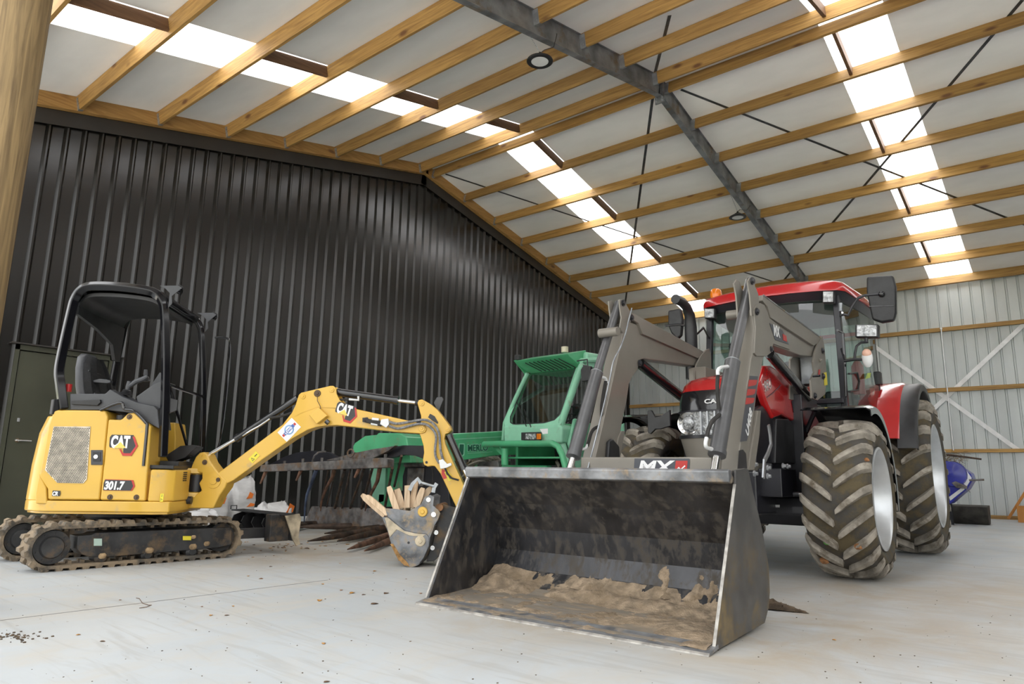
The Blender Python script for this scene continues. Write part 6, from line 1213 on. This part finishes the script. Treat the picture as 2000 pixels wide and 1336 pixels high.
c0 = PX(-7.6)(542, 1000); sack(V(-7.7, c0.y, 0), 0.40, 0.28, 0.34, 5, 'slumped white sack with an orange corner beside the dozer blade', 0.6, ((0.15, 0.22, 0.12, 0.12),))
# blue implement, steel trough, timber prop at the rear ----------------
mat('implement_blue', (0.025, 0.035, 0.36), 0.35, var=0.1, coat=0.3)
BI = thing('farm_implement', 'blue farm implement with white guide rails and two spikes behind the tractor wheel', 'farm implement', (-1.8, 14, 0))
b14 = PY(14.0)
gslab(b14, [(1820, 905), (1850, 900), (1880, 915), (1896, 925), (1900, 938), (1890, 955), (1855, 985), (1820, 985)], 0.5, 'body', 'implement_blue', 0.02, BI)
c = b14.off(-0.06)(1860, 926); MB().lathe([(0, -0.03), (0.05, -0.03), (0.12, 0.0), (0.20, 0.01), (0.215, 0.06), (0.215, 0.10), (0, 0.10)], c+V(0, -0.03, 0), (0, 1, 0), 32).build('drum', 'implement_blue', BI)
gslab(PY(13.97), [(1877, 918), (1886, 917), (1898, 934), (1888, 950), (1882, 945), (1890, 934), (1882, 924), (1877, 924)], 0.02, 'guide_rail', 'white_paint', 0.003, BI); gslab(PY(13.97), [(1880, 951), (1884, 956), (1856, 978), (1853, 971)], 0.02, 'guide_rail', 'lens_white', 0.003, BI)
MB().tube(trace(PY(13.8), [(1848, 888), (1880, 892), (1917, 897)]), [0.018, 0.018, 0.014], n=8).build('spike', 'tine_rust', BI); MB().tube(trace(PY(13.8), [(1893, 938), (1922, 937)]), 0.016, n=8).build('spike', 'worn_steel', BI)
gslab(PY(13.9), [(1858, 943), (1866, 940), (1890, 950), (1888, 955), (1868, 953)], 0.02, 'lever', 'worn_steel', 0.003, BI)
MB().tube(trace(PY(13.85), [(1870, 946), (1885, 952), (1895, 962)]), 0.006, n=6).build('rod', 'worn_steel', BI)
for x in (-0.25, 0.25): MB().cyl(V(-2.1+x, 14.3, 0), V(-2.1+x, 14.3, 0.4), 0.04, n=10).build('stand_leg', 'chassis_black', BI)
m = MB(); rnd = random.Random(4)
for k in range(120):
    a = b14.off(0.05)(rnd.uniform(1843, 1880), rnd.uniform(884, 922)); d_ = V(rnd.uniform(-1, 1), rnd.uniform(-.4, .1), rnd.uniform(-1, .4)).normalized()*rnd.uniform(0.05, 0.14)
    if a.z < 0.98+(-1.75-a.x)*0.0: a.z = 1.0+rnd.random()*0.15
    m.tube([a, a+d_*0.5+V(0, 0, 0.01), a+d_], 0.0025, n=4)
tag(m.build('dry_grass', mat('dry_grass', (0.20, 0.13, 0.05), 0.9, var=0.3, sc=20), kind='stuff', smooth=0), 'dry grass caught in the blue farm implement', 'dry grass')
tg = PY(14.6); m = MB(); prof_ = [(-0.20, 0.30), (-0.19, 0.12), (-0.10, 0.0), (0.12, 0.0), (0.22, 0.12), (0.24, 0.32)]
m.loft([[V(x, 14.8+y, z+0.005) for y, z in prof_] for x in (-2.7, tg(1929, 1000).x)]); tag(m.build('steel_trough', mat('trough_dark', (0.055, 0.05, 0.042), 0.6, 0.3, var=0.25, bump=0.2), bevel=0.006), 'dark steel trough on the floor beneath the blue implement', 'trough')
A, B_ = PY(16.6)(1969, 1008), PY(16.6)(2016, 940); A.z = 0.045; tag(MB().tube([A, B_], 0.05, flat=(0.09, 0.045)).build('timber_prop', 'prop_wood', smooth=0), 'orange-brown timber leaning in front of the zinc wall', 'timber')
c = PY(16.3)(2000, 1010); tag(MB().box((c.x-0.09, 16.2, 0), (c.x+0.5, 16.5, 0.30)).build('wooden_block', 'prop_wood', bevel=0.004), 'orange-brown wooden block on the floor at the foot of the leaning timber', 'timber block')
# pallet seen under the tractor
PB = thing('pallet', 'pale wooden pallet on the floor far behind the tractor axle', 'pallet', (-3.4, 14.5, 0))
for k in range(6): MB().box((-4.3, 14.0+k*0.17, 0.115), (-3.1, 14.10+k*0.17, 0.135)).build('deck_board', 'scrap_wood', PB, smooth=0)
for k in range(3): MB().box((-4.3+k*0.55, 14.0, 0.0), (-4.2+k*0.55, 15.0, 0.115)).build('bearer', 'scrap_wood', PB, smooth=0)
# dirt, leaves, twigs on the floor ------------------------------------
def clod(c, w, d, h, seed, lab, n=18, mm='soil_dark'):
    m = MB(); loops = []
    for i in range(1, 9):
        a = pi/2*i/9; pts = []
        for j in range(n):
            g = 2*pi*j/n; k = 1+0.55*mnoise.fractal(Vector((cos(g)*2+seed, sin(g)*2, i*0.3)), 0.8, 2, 4)
            pts.append(c+V(w*cos(g)*sin(a)*k, d*sin(g)*sin(a)*k, max(0, h*cos(a)*(1+0.5*mnoise.noise(Vector((cos(g)*3, sin(g)*3+seed, i)))))))
        loops.append(pts)
    m.loft(loops); return tag(m.build('soil_clod', mm, smooth=60), lab, 'soil')
a = PZ(0)(1508, 1190); b_ = PZ(0)(1560, 1196)
clod(a, 0.09, 0.05, 0.05, 1, 'dark crust of soil on the floor just behind the bucket side'); clod((a+b_)/2, 0.07, 0.035, 0.032, 2, 'middle piece of the broken soil crust behind the bucket'); clod(b_, 0.045, 0.022, 0.016, 3, 'smallest flat tip of the broken soil crust behind the bucket')
rnd = random.Random(11)
m = MB()
for k in range(70):
    c = PZ(0)(rnd.gauss(30, 22), rnd.gauss(1244, 5)); m.sphere(c+V(0, 0, 0.002), rnd.uniform(0.002, 0.008), 3, (1, 1, 0.7))
tag(m.build('soil_crumbs', 'soil_dark', kind='stuff'), 'dark soil crumbs scattered on the floor in front of the excavator', 'soil crumbs')
m = MB()
for k in range(260):
    c = PZ(0)(rnd.uniform(0, 2000), rnd.uniform(1060, 1336)); m.sphere(c+V(0, 0, 0.001), rnd.uniform(0.001, 0.0045), 3, (1, rnd.uniform(0.6, 1.6), 0.5))
tag(m.build('floor_grit', 'soil_dark', kind='stuff'), 'tiny specks of dirt scattered over the concrete floor', 'grit')
mat('leaf_brown', (0.30, 0.13, 0.045), 0.7, var=0.25, sc=30); mat('leaf_orange', (0.52, 0.25, 0.05), 0.7, var=0.25, sc=30); mat('leaf_green', (0.10, 0.30, 0.06), 0.5, var=0.2); mat('leaf_dark', (0.13, 0.065, 0.03), 0.8, var=0.25, sc=30)
def leaf_mesh(s_, seed):
    r_ = random.Random(seed); m = MB(); L_ = [(0, 0), (.18, .22), (.45, .34), (.75, .24), (1, 0), (.75, -.22), (.45, -.32), (.18, -.2)]
    vs = [V(x*s_, y*s_, 0.004+s_*0.22*abs(y)*1.6*r_.uniform(.5, 1.2)) for x, y in L_]+[V(.35*s_, 0, 0.003), V(.7*s_, 0, 0.003)]
    m.open = True; m.add(vs, [(0, 1, 8), (1, 2, 8), (2, 9, 8), (2, 3, 9), (3, 4, 9), (4, 5, 9), (5, 6, 9), (6, 8, 9), (6, 7, 8), (7, 0, 8)]); return m
protos = []
for k, mm in enumerate(('leaf_brown', 'leaf_orange', 'leaf_dark', 'leaf_orange')):
    o = leaf_mesh(0.034+0.006*k, k).build('dry_leaf', mm, None, solid=0.001); o.location = (0, 0, 0); protos.append(o)
used_ = [False]*4
def leaf(k, c, rz, s_=1.0, rx=0.0):
    if used_[k]: o = protos[k].copy(); COL.objects.link(o)
    else: o = protos[k]; used_[k] = True
    o.location = c; o.rotation_euler = (rx, 0, rz); o.scale = (s_, s_, s_)
    tag(o, 'small dry autumn leaf lying on the concrete floor', 'leaf', 'dry leaves strewn on the floor'); return o
for k in range(90):
    if k < 42: x, y = rnd.gauss(575, 55), rnd.gauss(1064, 7)
    elif k < 70: x, y = rnd.gauss(705, 45), rnd.gauss(1058, 9)
    else: x, y = rnd.uniform(480, 1000), rnd.uniform(1070, 1180)
    if y < 1046 or x > 940: continue
    leaf(k % 4, PZ(0.001)(x, y), rnd.uniform(0, 6.3), rnd.uniform(0.5, 1.15))
for k, (x, y) in enumerate(((394, 1185), (455, 1184), (443, 1202), (412, 1202), (235, 1172), (153, 1240), (200, 1253), (630, 1141), (793, 1131), (1629, 1250), (638, 1332), (632, 1257))): leaf(k % 4, PZ(0.001)(x, y), rnd.uniform(0, 6.3), 0.55)
tag(MB().tube([p+V(0, 0, 0.003) for p in trace(PZ(0), [(266, 1169), (272, 1170), (278, 1179), (290, 1183), (296, 1183), (285, 1187), (272, 1189)])], 0.0018, n=5).build('twig', 'leaf_dark'), 'thin curled twig on the floor in front of the excavator', 'twig')
# leaves caught in the big front tyre
def stuck(px_, py_, k, s_, lab):
    c = T.py(2.40)(px_, py_); v = ray(px_, py_)
    # meet the tread cylinder
    best = None
    for i in range(400):
        q = CAM+v*(2.0+i*0.01)*1.0; ly_ = (q-T.o).dot(T.f)-3.02; lz_ = q.z-0.605; lx_ = (q-T.o).dot(T.r)
        if 0.60 < lx_ < 1.10 and ly_*ly_+lz_*lz_ < 0.585**2: best = q; break
    if best is None: return
    o = leaf_mesh(0.075*s_, 3).build('caught_leaf', k, None, solid=0.001); o.location = best-v.normalized()*0.01; o.rotation_euler = (radians(75), 0.3, radians(-20)); tag(o, lab, 'leaf'); return o
stuck(1614, 1060, 'leaf_green', 0.7, 'fresh green leaf caught between the lugs of the front tyre'); stuck(1610, 1095, 'leaf_brown', 1.1, 'rust-brown leaf caught low in the tread of the front tyre'); stuck(1676, 1068, 'leaf_brown', 0.9, 'curled brown leaf stuck in the tread beside the rim of the front tyre'); stuck(1693, 898, 'leaf_brown', 0.6, 'small brown leaf stuck high on the tread of the front tyre')
